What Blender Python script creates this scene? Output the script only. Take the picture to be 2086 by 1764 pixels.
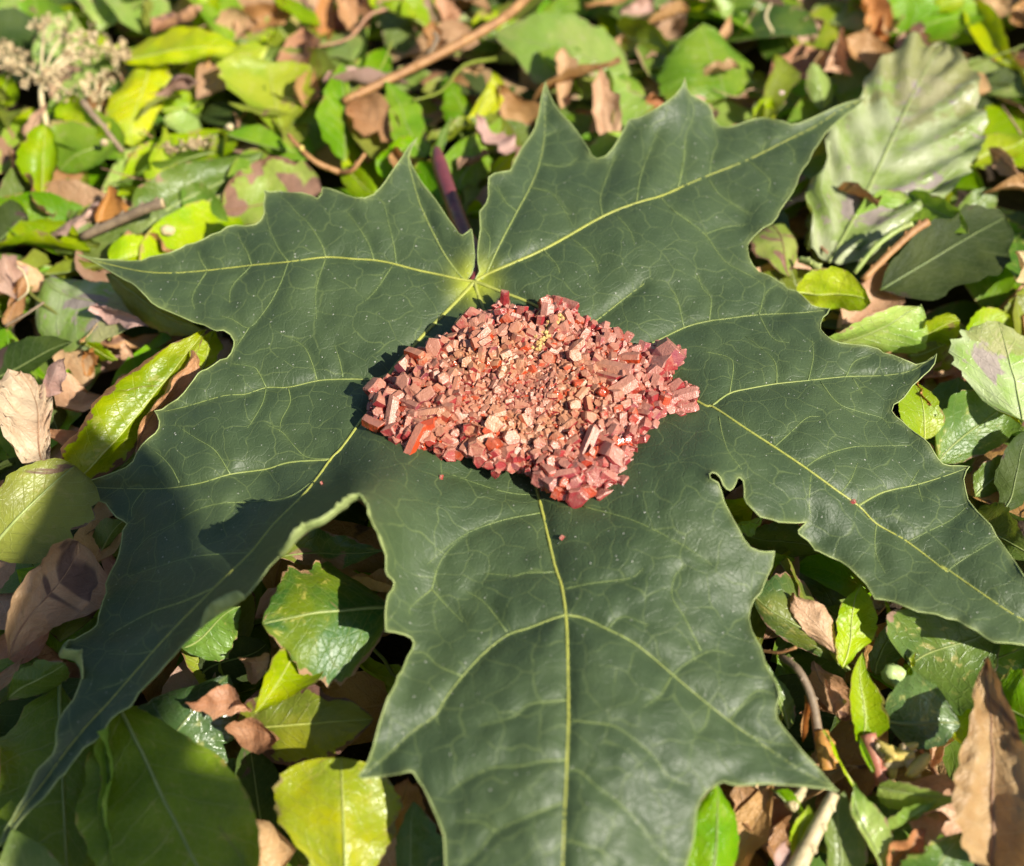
import bpy, bmesh, math, random
import numpy as np
from mathutils import Vector, Matrix, noise, geometry, kdtree

random.seed(7)
rng = np.random.default_rng(7)
for o in list(bpy.data.objects):
    bpy.data.objects.remove(o)
sc = bpy.context.scene
COL = sc.collection
PI = math.pi

# ------------------------------------------------------------------ camera
PITCH = math.radians(52.0)          # degrees below the horizon
DIST = 0.235                        # metres from the lens to the middle of the maple leaf
TARGET = Vector((0.0, 0.0, 0.036))
HFOV = math.radians(45.0)
cam_d = bpy.data.cameras.new('camera')
cam = bpy.data.objects.new('camera', cam_d)
COL.objects.link(cam)
cam.location = TARGET + Vector((0, -DIST * math.cos(PITCH), DIST * math.sin(PITCH)))
cam.rotation_euler = (PI / 2 - PITCH, 0, 0)
cam_d.sensor_fit = 'HORIZONTAL'
cam_d.sensor_width = 36.0
cam_d.angle = HFOV
cam_d.clip_start = 0.005
cam_d.clip_end = 500.0
cam_d.dof.use_dof = True
cam_d.dof.focus_distance = 0.235
cam_d.dof.aperture_fstop = 11.5
sc.camera = cam

# ------------------------------------------------------------------ sky and sun
SUN_AZ_TRAVEL = Vector((-0.79, 0.61, 0)).normalized()   # where shadows fall on the ground
SUN_EL = math.radians(43)
w = bpy.data.worlds.new('World'); sc.world = w; w.use_nodes = True
nt = w.node_tree
bg = nt.nodes['Background']
sky = nt.nodes.new('ShaderNodeTexSky')
sky.sky_type = 'NISHITA'; sky.sun_disc = False
sky.sun_elevation = SUN_EL
to_sun = Vector((-SUN_AZ_TRAVEL.x * math.cos(SUN_EL), -SUN_AZ_TRAVEL.y * math.cos(SUN_EL), math.sin(SUN_EL)))
sky.sun_rotation = math.atan2(to_sun.x, to_sun.y)
nt.links.new(sky.outputs['Color'], bg.inputs['Color'])
bg.inputs['Strength'].default_value = 0.065
sd = bpy.data.lights.new('sun', 'SUN')
sd.energy = 5.0; sd.angle = math.radians(0.42); sd.color = (1.0, 0.94, 0.82)
sun = bpy.data.objects.new('sun', sd); COL.objects.link(sun)
sun.rotation_euler = to_sun.to_track_quat('Z', 'Y').to_euler()
sun.location = (0.5, -0.3, 1)
sc.view_settings.view_transform = 'Standard'
sc.view_settings.look = 'None'
sc.view_settings.exposure = 0.75
sc.view_settings.gamma = 1.0
sc.view_settings.use_curve_mapping = False
sc.render.engine = 'CYCLES'
sc.cycles.use_denoising = True
sc.cycles.max_bounces = 4
sc.cycles.transmission_bounces = 2
sc.cycles.diffuse_bounces = 3
sc.cycles.glossy_bounces = 2
sc.cycles.caustics_reflective = False
sc.cycles.caustics_refractive = False
sc.cycles.use_adaptive_sampling = True
sc.cycles.adaptive_threshold = 0.03

# ------------------------------------------------------------------ reading positions
# the same place surveyed in overlapping sheets: sheet -> (x offset, y offset, scale)
SHEET = {'A': (0, 0, 2.075), 'B': (950, 0, 2.075), 'C': (1893, 0, 2.075), 'D': (0, 800, 2.075),
         'E': (1893, 800, 2.075), 'F': (0, 1597, 2.075), 'G': (950, 1597, 2.075), 'H': (1893, 1597, 2.075),
         'Z': (950, 780, 1.896), 'N': (0, 0, 0.7211)}
CAM_M = cam.rotation_euler.to_matrix()
CAM_L = cam.location.copy()
TANH = math.tan(HFOV / 2)
def full(c, x, y):
    ox, oy, s = SHEET[c]
    return ((ox + x / s) * 0.7211, (oy + y / s) * 0.7211)
def at(px, py, z_mm):
    """point at height z_mm (millimetres over the soil) seen in direction (px, py) of a 2086 x 1764 view"""
    d = CAM_M @ Vector(((px / 2086 - 0.5) * 2 * TANH, (0.5 * 1764 - py) / 2086 * 2 * TANH, -1.0))
    k = (z_mm * 0.001 - CAM_L.z) / d.z
    return CAM_L + d * k
def P(c, x, y, z):
    return at(*full(c, x, y), z)

# ------------------------------------------------------------------ helpers
def link(name, me, mat=None, parent=None, loc=None):
    o = bpy.data.objects.new(name, me)
    COL.objects.link(o)
    if mat is not None and me is not None:
        me.materials.clear(); me.materials.append(mat)
    if loc is not None: o.location = loc
    if parent is not None: o.parent = parent
    return o
def tag(o, label=None, cat=None, group=None, kind=None):
    if label: o['label'] = label
    if cat: o['category'] = cat
    if group: o['group'] = group
    if kind: o['kind'] = kind
    return o
def mesh(name, vs, fs, smooth=True):
    me = bpy.data.meshes.new(name)
    me.from_pydata([tuple(v) for v in vs], [], fs)
    if smooth:
        me.polygons.foreach_set('use_smooth', [True] * len(me.polygons))
    me.update()
    return me
def fattr(me, name, vals):
    a = me.attributes.new(name, 'FLOAT', 'POINT')
    a.data.foreach_set('value', np.asarray(vals, dtype=np.float32))
def tube(pts, radii, n=6, up=Vector((0, 0, 1)), flat=1.0):
    """verts and faces of a tapering tube along pts"""
    vs, fs = [], []
    m = len(pts)
    for i, p in enumerate(pts):
        a = pts[max(i - 1, 0)]; b = pts[min(i + 1, m - 1)]
        t = (b - a)
        if t.length < 1e-9: t = Vector((1, 0, 0))
        t.normalize()
        s = t.cross(up)
        if s.length < 1e-4: s = t.cross(Vector((0, 1, 0)))
        s.normalize()
        u = s.cross(t).normalized()
        r = radii[i]
        for k in range(n):
            an = 2 * PI * k / n
            vs.append(p + s * (math.cos(an) * r) + u * (math.sin(an) * r * flat))
    for i in range(m - 1):
        for k in range(n):
            a = i * n + k; b = i * n + (k + 1) % n
            fs.append((a, b, b + n, a + n))
    fs.append(tuple(range(n - 1, -1, -1)))
    fs.append(tuple((m - 1) * n + k for k in range(n)))
    return vs, fs
def smooth_line(pts, per=5):
    """Catmull-Rom through points (tuples of any length)"""
    a = [np.array(p, float) for p in pts]
    if len(a) < 3:
        return [a[0] + (a[-1] - a[0]) * i / per for i in range(per + 1)]
    out = []
    for i in range(len(a) - 1):
        p0 = a[i - 1] if i else 2 * a[0] - a[1]
        p1, p2 = a[i], a[i + 1]
        p3 = a[i + 2] if i + 2 < len(a) else 2 * a[-1] - a[-2]
        for k in range(per):
            t = k / per
            out.append(0.5 * ((2 * p1) + (-p0 + p2) * t + (2 * p0 - 5 * p1 + 4 * p2 - p3) * t * t + (-p0 + 3 * p1 - 3 * p2 + p3) * t ** 3))
    out.append(a[-1])
    return out

# ------------------------------------------------------------------ node helpers
class NB:
    def __init__(s, name):
        s.m = bpy.data.materials.new(name); s.m.use_nodes = True
        s.t = s.m.node_tree; s.t.nodes.clear()
        s.out = s.t.nodes.new('ShaderNodeOutputMaterial')
    def n(s, typ, _out=0, **kw):
        nd = s.t.nodes.new(typ)
        for k, v in kw.items():
            if k.startswith('i_'):
                key = k[2:]
                key = int(key) if key.isdigit() else key.replace('_', ' ')
                s.put(nd.inputs[key], v)
            else:
                setattr(nd, k, v)
        return nd
    def put(s, sock, v):
        if isinstance(v, bpy.types.NodeSocket): s.t.links.new(v, sock)
        elif isinstance(v, bpy.types.Node): s.t.links.new(v.outputs[0], sock)
        elif isinstance(v, (tuple, list)) and len(v) == 3 and sock.type == 'RGBA': sock.default_value = (*v, 1)
        else: sock.default_value = v
    def math(s, op, a, b=None, c=None, clamp=False):
        nd = s.t.nodes.new('ShaderNodeMath'); nd.operation = op; nd.use_clamp = clamp
        s.put(nd.inputs[0], a)
        if b is not None: s.put(nd.inputs[1], b)
        if c is not None: s.put(nd.inputs[2], c)
        return nd.outputs[0]
    def mix(s, f, a, b, mode='MIX'):
        nd = s.t.nodes.new('ShaderNodeMix'); nd.data_type = 'RGBA'; nd.blend_type = mode
        s.put(nd.inputs['Factor'], f); s.put(nd.inputs['A'], a); s.put(nd.inputs['B'], b)
        return nd.outputs['Result']
    def ramp(s, v, lo, hi, a=0.0, b=1.0):
        nd = s.t.nodes.new('ShaderNodeMapRange'); nd.interpolation_type = 'SMOOTHSTEP'
        s.put(nd.inputs[0], v)
        for i, x in enumerate((lo, hi, a, b)): nd.inputs[i + 1].default_value = x
        return nd.outputs[0]
    def noise(s, vec, scale, detail=3, rough=0.55, dist=0.0, out=0, dim='3D'):
        nd = s.n('ShaderNodeTexNoise', noise_dimensions=dim)
        s.put(nd.inputs['Vector'], vec)
        nd.inputs['Scale'].default_value = scale; nd.inputs['Detail'].default_value = detail
        nd.inputs['Roughness'].default_value = rough; nd.inputs['Distortion'].default_value = dist
        return nd.outputs[out]
    def voro(s, vec, scale, feature='F1', rnd=1.0, out=0, dim='3D'):
        nd = s.n('ShaderNodeTexVoronoi', feature=feature, voronoi_dimensions=dim)
        s.put(nd.inputs['Vector'], vec)
        nd.inputs['Scale'].default_value = scale; nd.inputs['Randomness'].default_value = rnd
        return nd.outputs[out]
    def attr(s, name, out='Fac'):
        nd = s.n('ShaderNodeAttribute', attribute_name=name)
        return nd.outputs[out]
    def bump(s, h, dist, strength=1.0, normal=None):
        nd = s.n('ShaderNodeBump')
        s.put(nd.inputs['Height'], h); nd.inputs['Distance'].default_value = dist
        nd.inputs['Strength'].default_value = strength
        if normal is not None: s.put(nd.inputs['Normal'], normal)
        return nd.outputs[0]
    def bsdf(s, col, rough, normal=None, spec=0.5, **kw):
        nd = s.n('ShaderNodeBsdfPrincipled')
        s.put(nd.inputs['Base Color'], col); s.put(nd.inputs['Roughness'], rough)
        s.put(nd.inputs['Specular IOR Level'], spec)
        if normal is not None: s.put(nd.inputs['Normal'], normal)
        for k, v in kw.items(): s.put(nd.inputs[k.replace('_', ' ')], v)
        return nd.outputs[0]
    def done(s, sh):
        s.t.links.new(sh, s.out.inputs['Surface']); return s.m

def leaf_mat(name, col, col2, vein, transl=0.3, rough=0.42, spec=0.5, edge=None, edge_w=0.0, spot=None, spot_t=0.62,
             speck=None, speck_amt=0.0, nveins=9, vein_amt=0.42, wrinkle=0.25, tcol=None, gloss_var=0.12, tip=None, tip_t=0.7):
    """a leaf: mottled blade, side veins from its own length/width coordinates, fine net, worn edge and blotches"""
    b = NB(name)
    tc = b.n('ShaderNodeTexCoord')
    uv = tc.outputs['UV']; obj = tc.outputs['Object']
    sep = b.n('ShaderNodeSeparateXYZ', i_0=uv)
    t = sep.outputs[0]
    au = b.math('ABSOLUTE', b.math('SUBTRACT', b.math('MULTIPLY', sep.outputs[1], 2.0), 1.0))
    rnd = b.attr('rnd')
    v = b.n('ShaderNodeUVMap', uv_map='SizeMap').outputs[0]
    n1 = b.noise(v, 75, 3, 0.6, dim='2D')
    n2 = b.noise(v, 330, 3, 0.65, dim='2D')
    c = b.mix(b.ramp(n1, 0.34, 0.66), col, col2)
    # side veins
    ph = b.math('SUBTRACT', b.math('MULTIPLY', t, float(nveins)), b.math('MULTIPLY', au, nveins * 0.22))
    ph = b.math('ADD', ph, b.math('MULTIPLY', n1, 0.5))
    fr = b.math('ABSOLUTE', b.math('SUBTRACT', b.math('FRACT', ph), 0.5))
    sv = b.ramp(fr, 0.055, 0.0)
    net = b.ramp(b.voro(v, 620, 'DISTANCE_TO_EDGE', dim='2D'), 0.10, 0.0)
    mid = b.ramp(au, 0.05, 0.0)
    vm = b.math('MAXIMUM', b.math('MAXIMUM', b.math('MULTIPLY', b.math('MULTIPLY', sv, b.ramp(n2, 0.2, 0.5)), 0.95), b.math('MULTIPLY', net, 0.42)), mid)
    c = b.mix(b.math('MULTIPLY', vm, vein_amt), c, vein)
    if speck is not None:
        s1 = b.ramp(n2, 0.58 , 0.70)
        c = b.mix(b.math('MULTIPLY', b.math('MULTIPLY', s1, b.ramp(n1, 0.42, 0.6)), speck_amt), c, speck)
    br = None
    if spot is not None:
        n4 = b.noise(v, 60, 3, 0.62, 0.6, dim='2D')
        br = b.ramp(n4, spot_t, spot_t + 0.045)
        c = b.mix(br, c, b.mix(n2, spot, tuple(x * 0.45 for x in spot)))
    if edge is not None:
        e = b.math('ADD', au, b.math('MULTIPLY', b.math('SUBTRACT', n2, 0.5), 0.55))
        e = b.math('ADD', e, b.math('MULTIPLY', b.math('SUBTRACT', n1, 0.5), 0.5))
        eb = b.ramp(e, 1.0 - edge_w, 1.06 - edge_w)
        c = b.mix(eb, c, b.mix(n2, edge, tuple(x * 0.4 for x in edge)))
        br = eb if br is None else b.math('MAXIMUM', br, eb)
    if tip is not None:
        tb = b.ramp(b.math('ADD', t, b.math('MULTIPLY', b.math('SUBTRACT', b.noise(v, 140, 3, 0.65, dim='2D'), 0.5), 0.9)), tip_t, tip_t + 0.10)
        c = b.mix(b.math('MULTIPLY', tb, 0.8), c, tip)
    # each leaf its own tone
    hs = b.n('ShaderNodeHueSaturation')
    b.put(hs.inputs['Hue'], b.math('ADD', 0.488, b.math('MULTIPLY', rnd, 0.024)))
    b.put(hs.inputs['Saturation'], b.math('ADD', 1.0, b.math('MULTIPLY', rnd, 0.15)))
    b.put(hs.inputs['Value'], b.math('ADD', 0.92, b.math('MULTIPLY', b.math('FRACT', b.math('MULTIPLY', rnd, 7.3)), 0.40)))
    b.put(hs.inputs['Color'], c)
    c = hs.outputs[0]
    h = b.math('ADD', b.math('MULTIPLY', vm, -0.28), b.math('MULTIPLY', n2, wrinkle * 3.0))
    nrm = b.bump(h, 0.0005, 0.7)
    rg = b.math('ADD', rough - gloss_var / 2, b.math('MULTIPLY', n2, gloss_var), clamp=True)
    if br is not None: rg = b.math('MAXIMUM', rg, b.math('MULTIPLY', br, 0.7))
    p = b.bsdf(c, rg, nrm, spec)
    tr = b.n('ShaderNodeBsdfTranslucent')
    tm = b.mix(1.0, c, tcol or (1.35, 1.25, 0.55), 'MULTIPLY')
    b.put(tr.inputs['Color'], tm); b.put(tr.inputs['Normal'], nrm)
    mx = b.n('ShaderNodeMixShader')
    tf = transl
    if br is not None: tf = b.math('MULTIPLY', transl, b.math('SUBTRACT', 1.0, b.math('MULTIPLY', br, 0.7)))
    b.put(mx.inputs[0], tf); b.put(mx.inputs[1], p); b.put(mx.inputs[2], tr.outputs[0])
    return b.done(mx.outputs[0])

BR = (0.21, 0.115, 0.065); TAN = (0.42, 0.28, 0.17)
YB = (0.40, 0.33, 0.10)
LM = {
 'lime': leaf_mat('leaf_lime', (0.24, 0.37, 0.020), (0.36, 0.44, 0.030), (0.46, 0.50, 0.12), 0.40, 0.38, 0.4, edge=YB, edge_w=0.03, spot=(0.30, 0.25, 0.07), spot_t=0.70, speck=(0.46, 0.46, 0.12), speck_amt=0.5),
 'yellow': leaf_mat('leaf_yellow', (0.41, 0.43, 0.018), (0.29, 0.37, 0.03), (0.48, 0.50, 0.14), 0.36, 0.36, edge=YB, edge_w=0.03, spot=(0.25, 0.16, 0.05), spot_t=0.70, speck=(0.48, 0.46, 0.10), speck_amt=0.5),
 'bright': leaf_mat('leaf_bright_green', (0.125, 0.27, 0.018), (0.21, 0.34, 0.030), (0.30, 0.42, 0.10), 0.38, 0.36, 0.4, edge=YB, edge_w=0.02, speck=(0.34, 0.38, 0.12), speck_amt=0.5),
 'mid': leaf_mat('leaf_mid_green', (0.095, 0.155, 0.028), (0.145, 0.205, 0.042), (0.24, 0.28, 0.10), 0.28, 0.38, 0.5, speck=(0.26, 0.27, 0.09), speck_amt=0.5, edge=TAN, edge_w=0.01),
 'moss': leaf_mat('leaf_moss_green', (0.135, 0.185, 0.026), (0.19, 0.245, 0.036), (0.30, 0.32, 0.12), 0.32, 0.4, 0.45, speck=(0.30, 0.29, 0.09), speck_amt=0.5, edge=YB, edge_w=0.015, spot=(0.20, 0.17, 0.06), spot_t=0.69, nveins=7),
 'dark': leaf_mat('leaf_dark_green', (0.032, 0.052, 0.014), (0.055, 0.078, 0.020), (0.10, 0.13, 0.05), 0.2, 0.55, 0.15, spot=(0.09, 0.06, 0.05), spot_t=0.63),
 'speck': leaf_mat('leaf_speckled_green', (0.070, 0.145, 0.028), (0.125, 0.21, 0.034), (0.20, 0.28, 0.09), 0.28, 0.38, 0.45, speck=(0.42, 0.40, 0.13), speck_amt=0.9, edge=TAN, edge_w=0.02),
 'glossy': leaf_mat('leaf_glossy_green', (0.055, 0.10, 0.036), (0.085, 0.14, 0.045), (0.16, 0.22, 0.10), 0.18, 0.28, 0.8, speck=(0.36, 0.36, 0.13), speck_amt=0.6, gloss_var=0.15),
 'pale': leaf_mat('leaf_pale_green', (0.25, 0.37, 0.085), (0.36, 0.44, 0.13), (0.46, 0.50, 0.24), 0.36, 0.30, 0.7, speck=(0.46, 0.42, 0.25), speck_amt=0.5, edge=TAN, edge_w=0.02, spot=(0.40, 0.30, 0.17), spot_t=0.68),
 'white': leaf_mat('leaf_whitish', (0.43, 0.48, 0.27), (0.24, 0.34, 0.08), (0.48, 0.53, 0.32), 0.26, 0.34, 0.6, spot=(0.36, 0.30, 0.26), spot_t=0.58, speck=(0.38, 0.31, 0.27), speck_amt=0.9, nveins=6, vein_amt=0.5, tip=(0.27, 0.27, 0.11), tip_t=0.6),
 'olive': leaf_mat('leaf_olive', (0.155, 0.175, 0.028), (0.215, 0.25, 0.040), (0.27, 0.30, 0.09), 0.32, 0.4, spot=(0.16, 0.10, 0.05), spot_t=0.66, speck=(0.30, 0.28, 0.08), speck_amt=0.5, edge=BR, edge_w=0.02),
 'olivebrown': leaf_mat('leaf_olive_brown_rim', (0.28, 0.30, 0.020), (0.16, 0.21, 0.025), (0.35, 0.37, 0.09), 0.34, 0.36, edge=(0.17, 0.085, 0.055), edge_w=0.20, spot=(0.13, 0.06, 0.03), spot_t=0.67, speck=(0.38, 0.35, 0.12), speck_amt=0.5),
 'patchy': leaf_mat('leaf_green_brown_patches', (0.20, 0.27, 0.045), (0.32, 0.36, 0.10), (0.36, 0.37, 0.15), 0.25, 0.45, spot=(0.28, 0.16, 0.11), spot_t=0.55, edge=BR, edge_w=0.12),
 'greenbrown': leaf_mat('leaf_green_burnt_rim', (0.055, 0.115, 0.030), (0.15, 0.19, 0.030), (0.29, 0.33, 0.11), 0.25, 0.40, 0.45, edge=(0.40, 0.24, 0.15), edge_w=0.09, spot=(0.30, 0.19, 0.12), spot_t=0.66, speck=(0.36, 0.33, 0.10), speck_amt=0.85),
 'brown': leaf_mat('leaf_dry_brown', (0.33, 0.17, 0.080), (0.43, 0.25, 0.13), (0.42, 0.27, 0.17), 0.2, 0.5, 0.4, wrinkle=0.6, spot=(0.15, 0.075, 0.045), spot_t=0.64, tcol=(1.3, 0.95, 0.7)),
 'tan': leaf_mat('leaf_dry_tan', (0.47, 0.31, 0.185), (0.37, 0.22, 0.125), (0.56, 0.42, 0.28), 0.22, 0.5, 0.4, wrinkle=0.6, spot=(0.17, 0.10, 0.07), spot_t=0.68, tcol=(1.2, 0.95, 0.7)),
 'beige': leaf_mat('leaf_dry_beige', (0.58, 0.46, 0.30), (0.44, 0.30, 0.18), (0.52, 0.38, 0.24), 0.22, 0.5, 0.4, wrinkle=0.6, spot=(0.09, 0.055, 0.04), spot_t=0.69, nveins=7, tcol=(1.1, 0.95, 0.7)),
 'orange': leaf_mat('leaf_dry_orange', (0.47, 0.23, 0.09), (0.38, 0.17, 0.07), (0.52, 0.30, 0.14), 0.22, 0.5, 0.35, wrinkle=0.5, tcol=(1.3, 0.95, 0.6)),
 'pink': leaf_mat('leaf_dry_pinkish', (0.46, 0.31, 0.25), (0.36, 0.22, 0.17), (0.50, 0.38, 0.31), 0.2, 0.5, 0.4, wrinkle=0.5, tcol=(1.2, 0.95, 0.8)),
}
def plain(name, c1, c2, rough=0.5, scale=300, spec=0.4, bump=0.0003):
    b = NB(name)
    tc = b.n('ShaderNodeTexCoord')
    n = b.noise(tc.outputs['Object'], scale, 4, 0.6)
    n2 = b.noise(tc.outputs['Object'], scale * 5, 2, 0.6)
    return b.done(b.bsdf(b.mix(b.ramp(n, 0.35, 0.65), c1, c2), rough, b.bump(b.math('ADD', n, b.math('MULTIPLY', n2, 0.4)), bump, 0.8), spec))
M_RIB = plain('rib_pale_green', (0.30, 0.35, 0.11), (0.22, 0.28, 0.08), 0.45)
M_RIBY = plain('rib_yellow', (0.43, 0.45, 0.11), (0.34, 0.40, 0.08), 0.45)
M_RIBD = plain('rib_dark', (0.14, 0.19, 0.06), (0.18, 0.22, 0.07), 0.45)
M_RIBB = plain('rib_brown', (0.33, 0.20, 0.11), (0.24, 0.13, 0.07), 0.6)
RIB = {'moss': M_RIB, 'lime': M_RIBY, 'yellow': M_RIBY, 'bright': M_RIB, 'mid': M_RIB, 'dark': M_RIBD, 'speck': M_RIB, 'glossy': M_RIBD, 'pale': M_RIB, 'white': M_RIB,
       'olive': M_RIB, 'olivebrown': M_RIBY, 'patchy': M_RIBB, 'greenbrown': M_RIB, 'brown': M_RIBB, 'tan': M_RIBB, 'beige': M_RIBB, 'orange': M_RIBB, 'pink': M_RIBB}
M_TWIG = plain('twig_bark', (0.38, 0.20, 0.075), (0.27, 0.13, 0.05), 0.55, 250)
M_TWIG2 = plain('twig_grey_brown', (0.25, 0.18, 0.11), (0.17, 0.12, 0.075), 0.6, 350)
M_STRAW = plain('straw_dry', (0.60, 0.50, 0.29), (0.47, 0.37, 0.20), 0.55, 500)
M_CREAM = plain('flower_cream', (0.58, 0.46, 0.27), (0.38, 0.27, 0.14), 0.6, 600)
M_RED = plain('petiole_red', (0.20, 0.045, 0.050), (0.13, 0.035, 0.045), 0.36, 200)
M_REDST = plain('stem_red', (0.36, 0.12, 0.08), (0.42, 0.20, 0.12), 0.5, 300)
M_GREENST = plain('stem_green', (0.25, 0.33, 0.08), (0.33, 0.37, 0.12), 0.45, 300)
M_BUD = plain('bud_pale_green', (0.40, 0.50, 0.20), (0.33, 0.44, 0.15), 0.4, 200)
M_ORANGE = plain('stem_orange', (0.55, 0.28, 0.06), (0.42, 0.19, 0.05), 0.5, 300)
M_FLAKE = plain('flake_yellow', (0.66, 0.52, 0.13), (0.55, 0.40, 0.12), 0.5, 400)
M_SOIL = plain('soil', (0.030, 0.021, 0.014), (0.055, 0.038, 0.024), 0.9, 500, 0.2, 0.0012)
# ================================================================== the maple leaf
def seq(c, *pts): return [full(c, *p) for p in pts]
OUT = []
OUT += seq('B', (840,1590),(830,1540),(828,1480),(835,1410),(845,1340),(842,1290),(840,1240),(862,1215),(880,1190),(892,1150),(890,1100),(893,1040),(930,1015),(1020,1000),(1050,940),(1085,870),(1130,810),(1165,750),(1185,680),(1195,620),(1205,560),(1220,500),(1226,478),
    (1245,545),(1275,610),(1320,670),(1370,720),(1410,770),(1450,830),(1475,870),(1495,910),(1530,930),(1580,915),(1620,870),(1660,810),(1700,730),(1715,700),(1760,692),(1800,678),(1870,640),(1940,595),(1990,555),(2025,510),(2045,455))
OUT += seq('C', (95,510),(120,555),(170,580),(220,610),(245,650),(255,700),(290,740),(340,747),(390,735),(440,715),(490,700),(545,690),(610,703),(660,710),(710,730),(760,722),(830,693),(900,660),(970,625),(1040,600),(1110,588),(1145,575),
    (1090,630),(1030,670),(960,730),(905,785),(870,840),(835,890),(810,950),(780,985),(755,1030),(740,1080),(715,1130),(680,1180),(645,1230),(625,1275),(595,1310),(545,1335),(510,1365),(480,1395),(455,1430),(452,1460),(462,1510),(485,1555),(520,1595),(580,1615))
OUT += seq('E', (660,5),(690,35),(740,45),(790,90),(830,130),(880,145),(935,150),(920,180),(895,200),(880,240),(880,270),(910,305),(950,335),(1000,350),(1080,360),(1150,365),(1220,385),(1250,410),(1300,420),(1350,440),(1400,460),(1440,478),(1480,468),(1520,455),(1545,435),(1562,415),
    (1550,470),(1520,510),(1480,545),(1450,575),(1420,600),(1400,630),(1370,670),(1340,695),(1310,710),(1298,750),(1320,780),(1360,810),(1400,850),(1440,880),(1485,910),(1520,945),(1545,990),(1570,1030),(1600,1060),(1640,1070),(1700,1070),(1755,1075),
    (1735,1100),(1720,1150),(1730,1210),(1745,1270),(1775,1310),(1800,1340),(1830,1370),(1880,1420),(1910,1480),(1960,1550),(2010,1620),(2050,1680),(2075,1720))
OUT += [(2130,1225),(2180,1290),(2240,1350),(2310,1420),(2220,1395),(2150,1345)]
OUT += seq('H', (2075,468),(2000,455),(1900,450),(1850,425),(1800,385),(1740,355),(1680,320),(1620,310),(1560,285),(1450,270),(1380,240),(1310,212),(1250,200),(1200,195),(1180,160),(1150,110),(1100,60))
OUT += seq('E', (1050,1665),(1000,1630),(940,1605),(870,1570),(850,1565),(810,1510),(755,1470),(750,1450),(790,1410),(800,1400),(740,1405),(640,1400),(600,1385),(530,1370),(490,1330),(450,1290),(435,1260),(435,1210),(430,1160),(410,1140),(395,1140),(385,1170),(370,1200),(350,1215),(330,1205),(310,1180),(295,1140),(270,1115),(245,1108),(230,1120),(235,1145),
    (280,1170),(300,1220),(315,1280),(345,1340),(370,1390),(400,1440),(430,1500),(470,1550),(520,1570),(560,1575),(612,1572))
OUT += seq('H', (595,10),(570,60),(550,110),(530,160),(490,200),(470,250),(460,310),(475,380),(500,430),(530,480),(545,530),(560,590),(600,650),(630,720),(640,760),(620,850),(625,900),(660,950),(700,1000),(740,1050),(790,1110),(840,1160),(890,1220),(940,1280),(985,1325),
    (920,1310),(840,1300),(740,1290),(640,1285),(560,1280),(480,1285),(400,1290),(350,1280),(315,1265),(270,1285),(220,1320),(180,1370),(155,1430),(148,1500),(140,1580),(125,1660),(105,1720),(95,1764))
OUT += [(1392,1810),(1350,1880),(1290,1990),(1215,2120),(1160,2230),(1085,2090),(1005,1950),(945,1850)]
OUT += seq('G', (640,1764),(635,1650),(630,1580),(600,1500),(570,1430),(540,1360),(510,1300),(480,1260),(455,1215),(430,1205),(390,1215),(330,1225),(250,1240),(190,1245),(150,1250),(130,1235),(165,1190),(190,1140),(215,1070),(240,970),(260,900),(280,840),(300,780),(330,730),(350,690),(360,650),(385,620),(400,580),(420,530),(445,490),(455,455),(440,425),(400,405),(340,390),(290,385),(288,330),(288,270),(295,210),(305,170),(330,140),(340,100),(325,80),(300,60),(290,30),(290,0))
OUT += [(786,1130),(775,1095),(757,1062),(748,1035),(742,1018),(728,1016),(712,1024),(700,1032)]
OUT += seq('D', (2000,1330),(1900,1405),(1830,1435),(1790,1460),(1740,1505),(1690,1560),(1640,1600))
OUT += seq('F', (1575,10),(1520,90),(1470,150),(1430,190),(1380,230),(1290,280),(1220,330),(1180,360),(1140,400),(1100,440),(1060,480),(1020,530),(980,570),(930,630),(890,670),(850,710),(810,750),(790,790),(760,830),(700,860),(650,900),(630,930),(600,980),(560,1030),(520,1050),(490,1070),(460,1110),(420,1160),(380,1220),(340,1250),(300,1310),(250,1370),(200,1410),(150,1460),(100,1520),(50,1590),(-5,1645),
    (30,1550),(70,1490),(110,1410),(150,1350),(180,1280),(215,1200),(260,1160),(310,1110),(330,1050),(330,980),(345,910),(380,850),(430,790),(460,720),(480,660),(470,600),(440,560),(400,545),(355,540),(350,510),(370,470),(400,440),(440,435),(480,410),(530,385),(570,350),(580,290),(600,220),(625,160),(620,110),(640,60),(665,10))
OUT += seq('D', (680,1640),(700,1580),(715,1500),(720,1450),(745,1410),(720,1390),(680,1370),(640,1320),(620,1290),(560,1270),(500,1235),(440,1205),(400,1190),(350,1170),(430,1175),(500,1165),(600,1135),(680,1105),(740,1080),(780,1045),(800,1000),(830,950),(870,910),(910,880),(930,850),(935,810),(920,770),(905,750),(950,740),(990,710),(1040,680),(1080,640),(1110,600),(1140,560),(1160,530),(1180,515),(1210,505),(1250,480),(1290,450),(1330,440),(1355,410),(1370,370),(1372,340),(1350,300),(1310,275),(1270,278),(1245,270),(1200,245),(1140,230),(1060,195),(990,165),(930,140),(890,115),(850,70),(800,20),(775,0))
OUT += seq('A', (730,1640),(680,1610),(620,1575),(560,1540),(500,1510),(455,1493),(530,1510),(600,1520),(680,1525),(760,1530),(830,1528),(880,1505),(940,1495),(1000,1480),(1060,1455),(1090,1435),(1140,1425),(1190,1405),(1240,1375),(1290,1360),(1330,1330),(1380,1320),(1440,1325),(1500,1315),(1530,1290),(1550,1250),(1545,1200),(1555,1150),(1548,1115),(1580,1125),(1640,1120),(1700,1130),(1770,1130),(1820,1145),(1860,1165),(1885,1140),(1890,1100),(1930,1105),(2000,1130))
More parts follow.
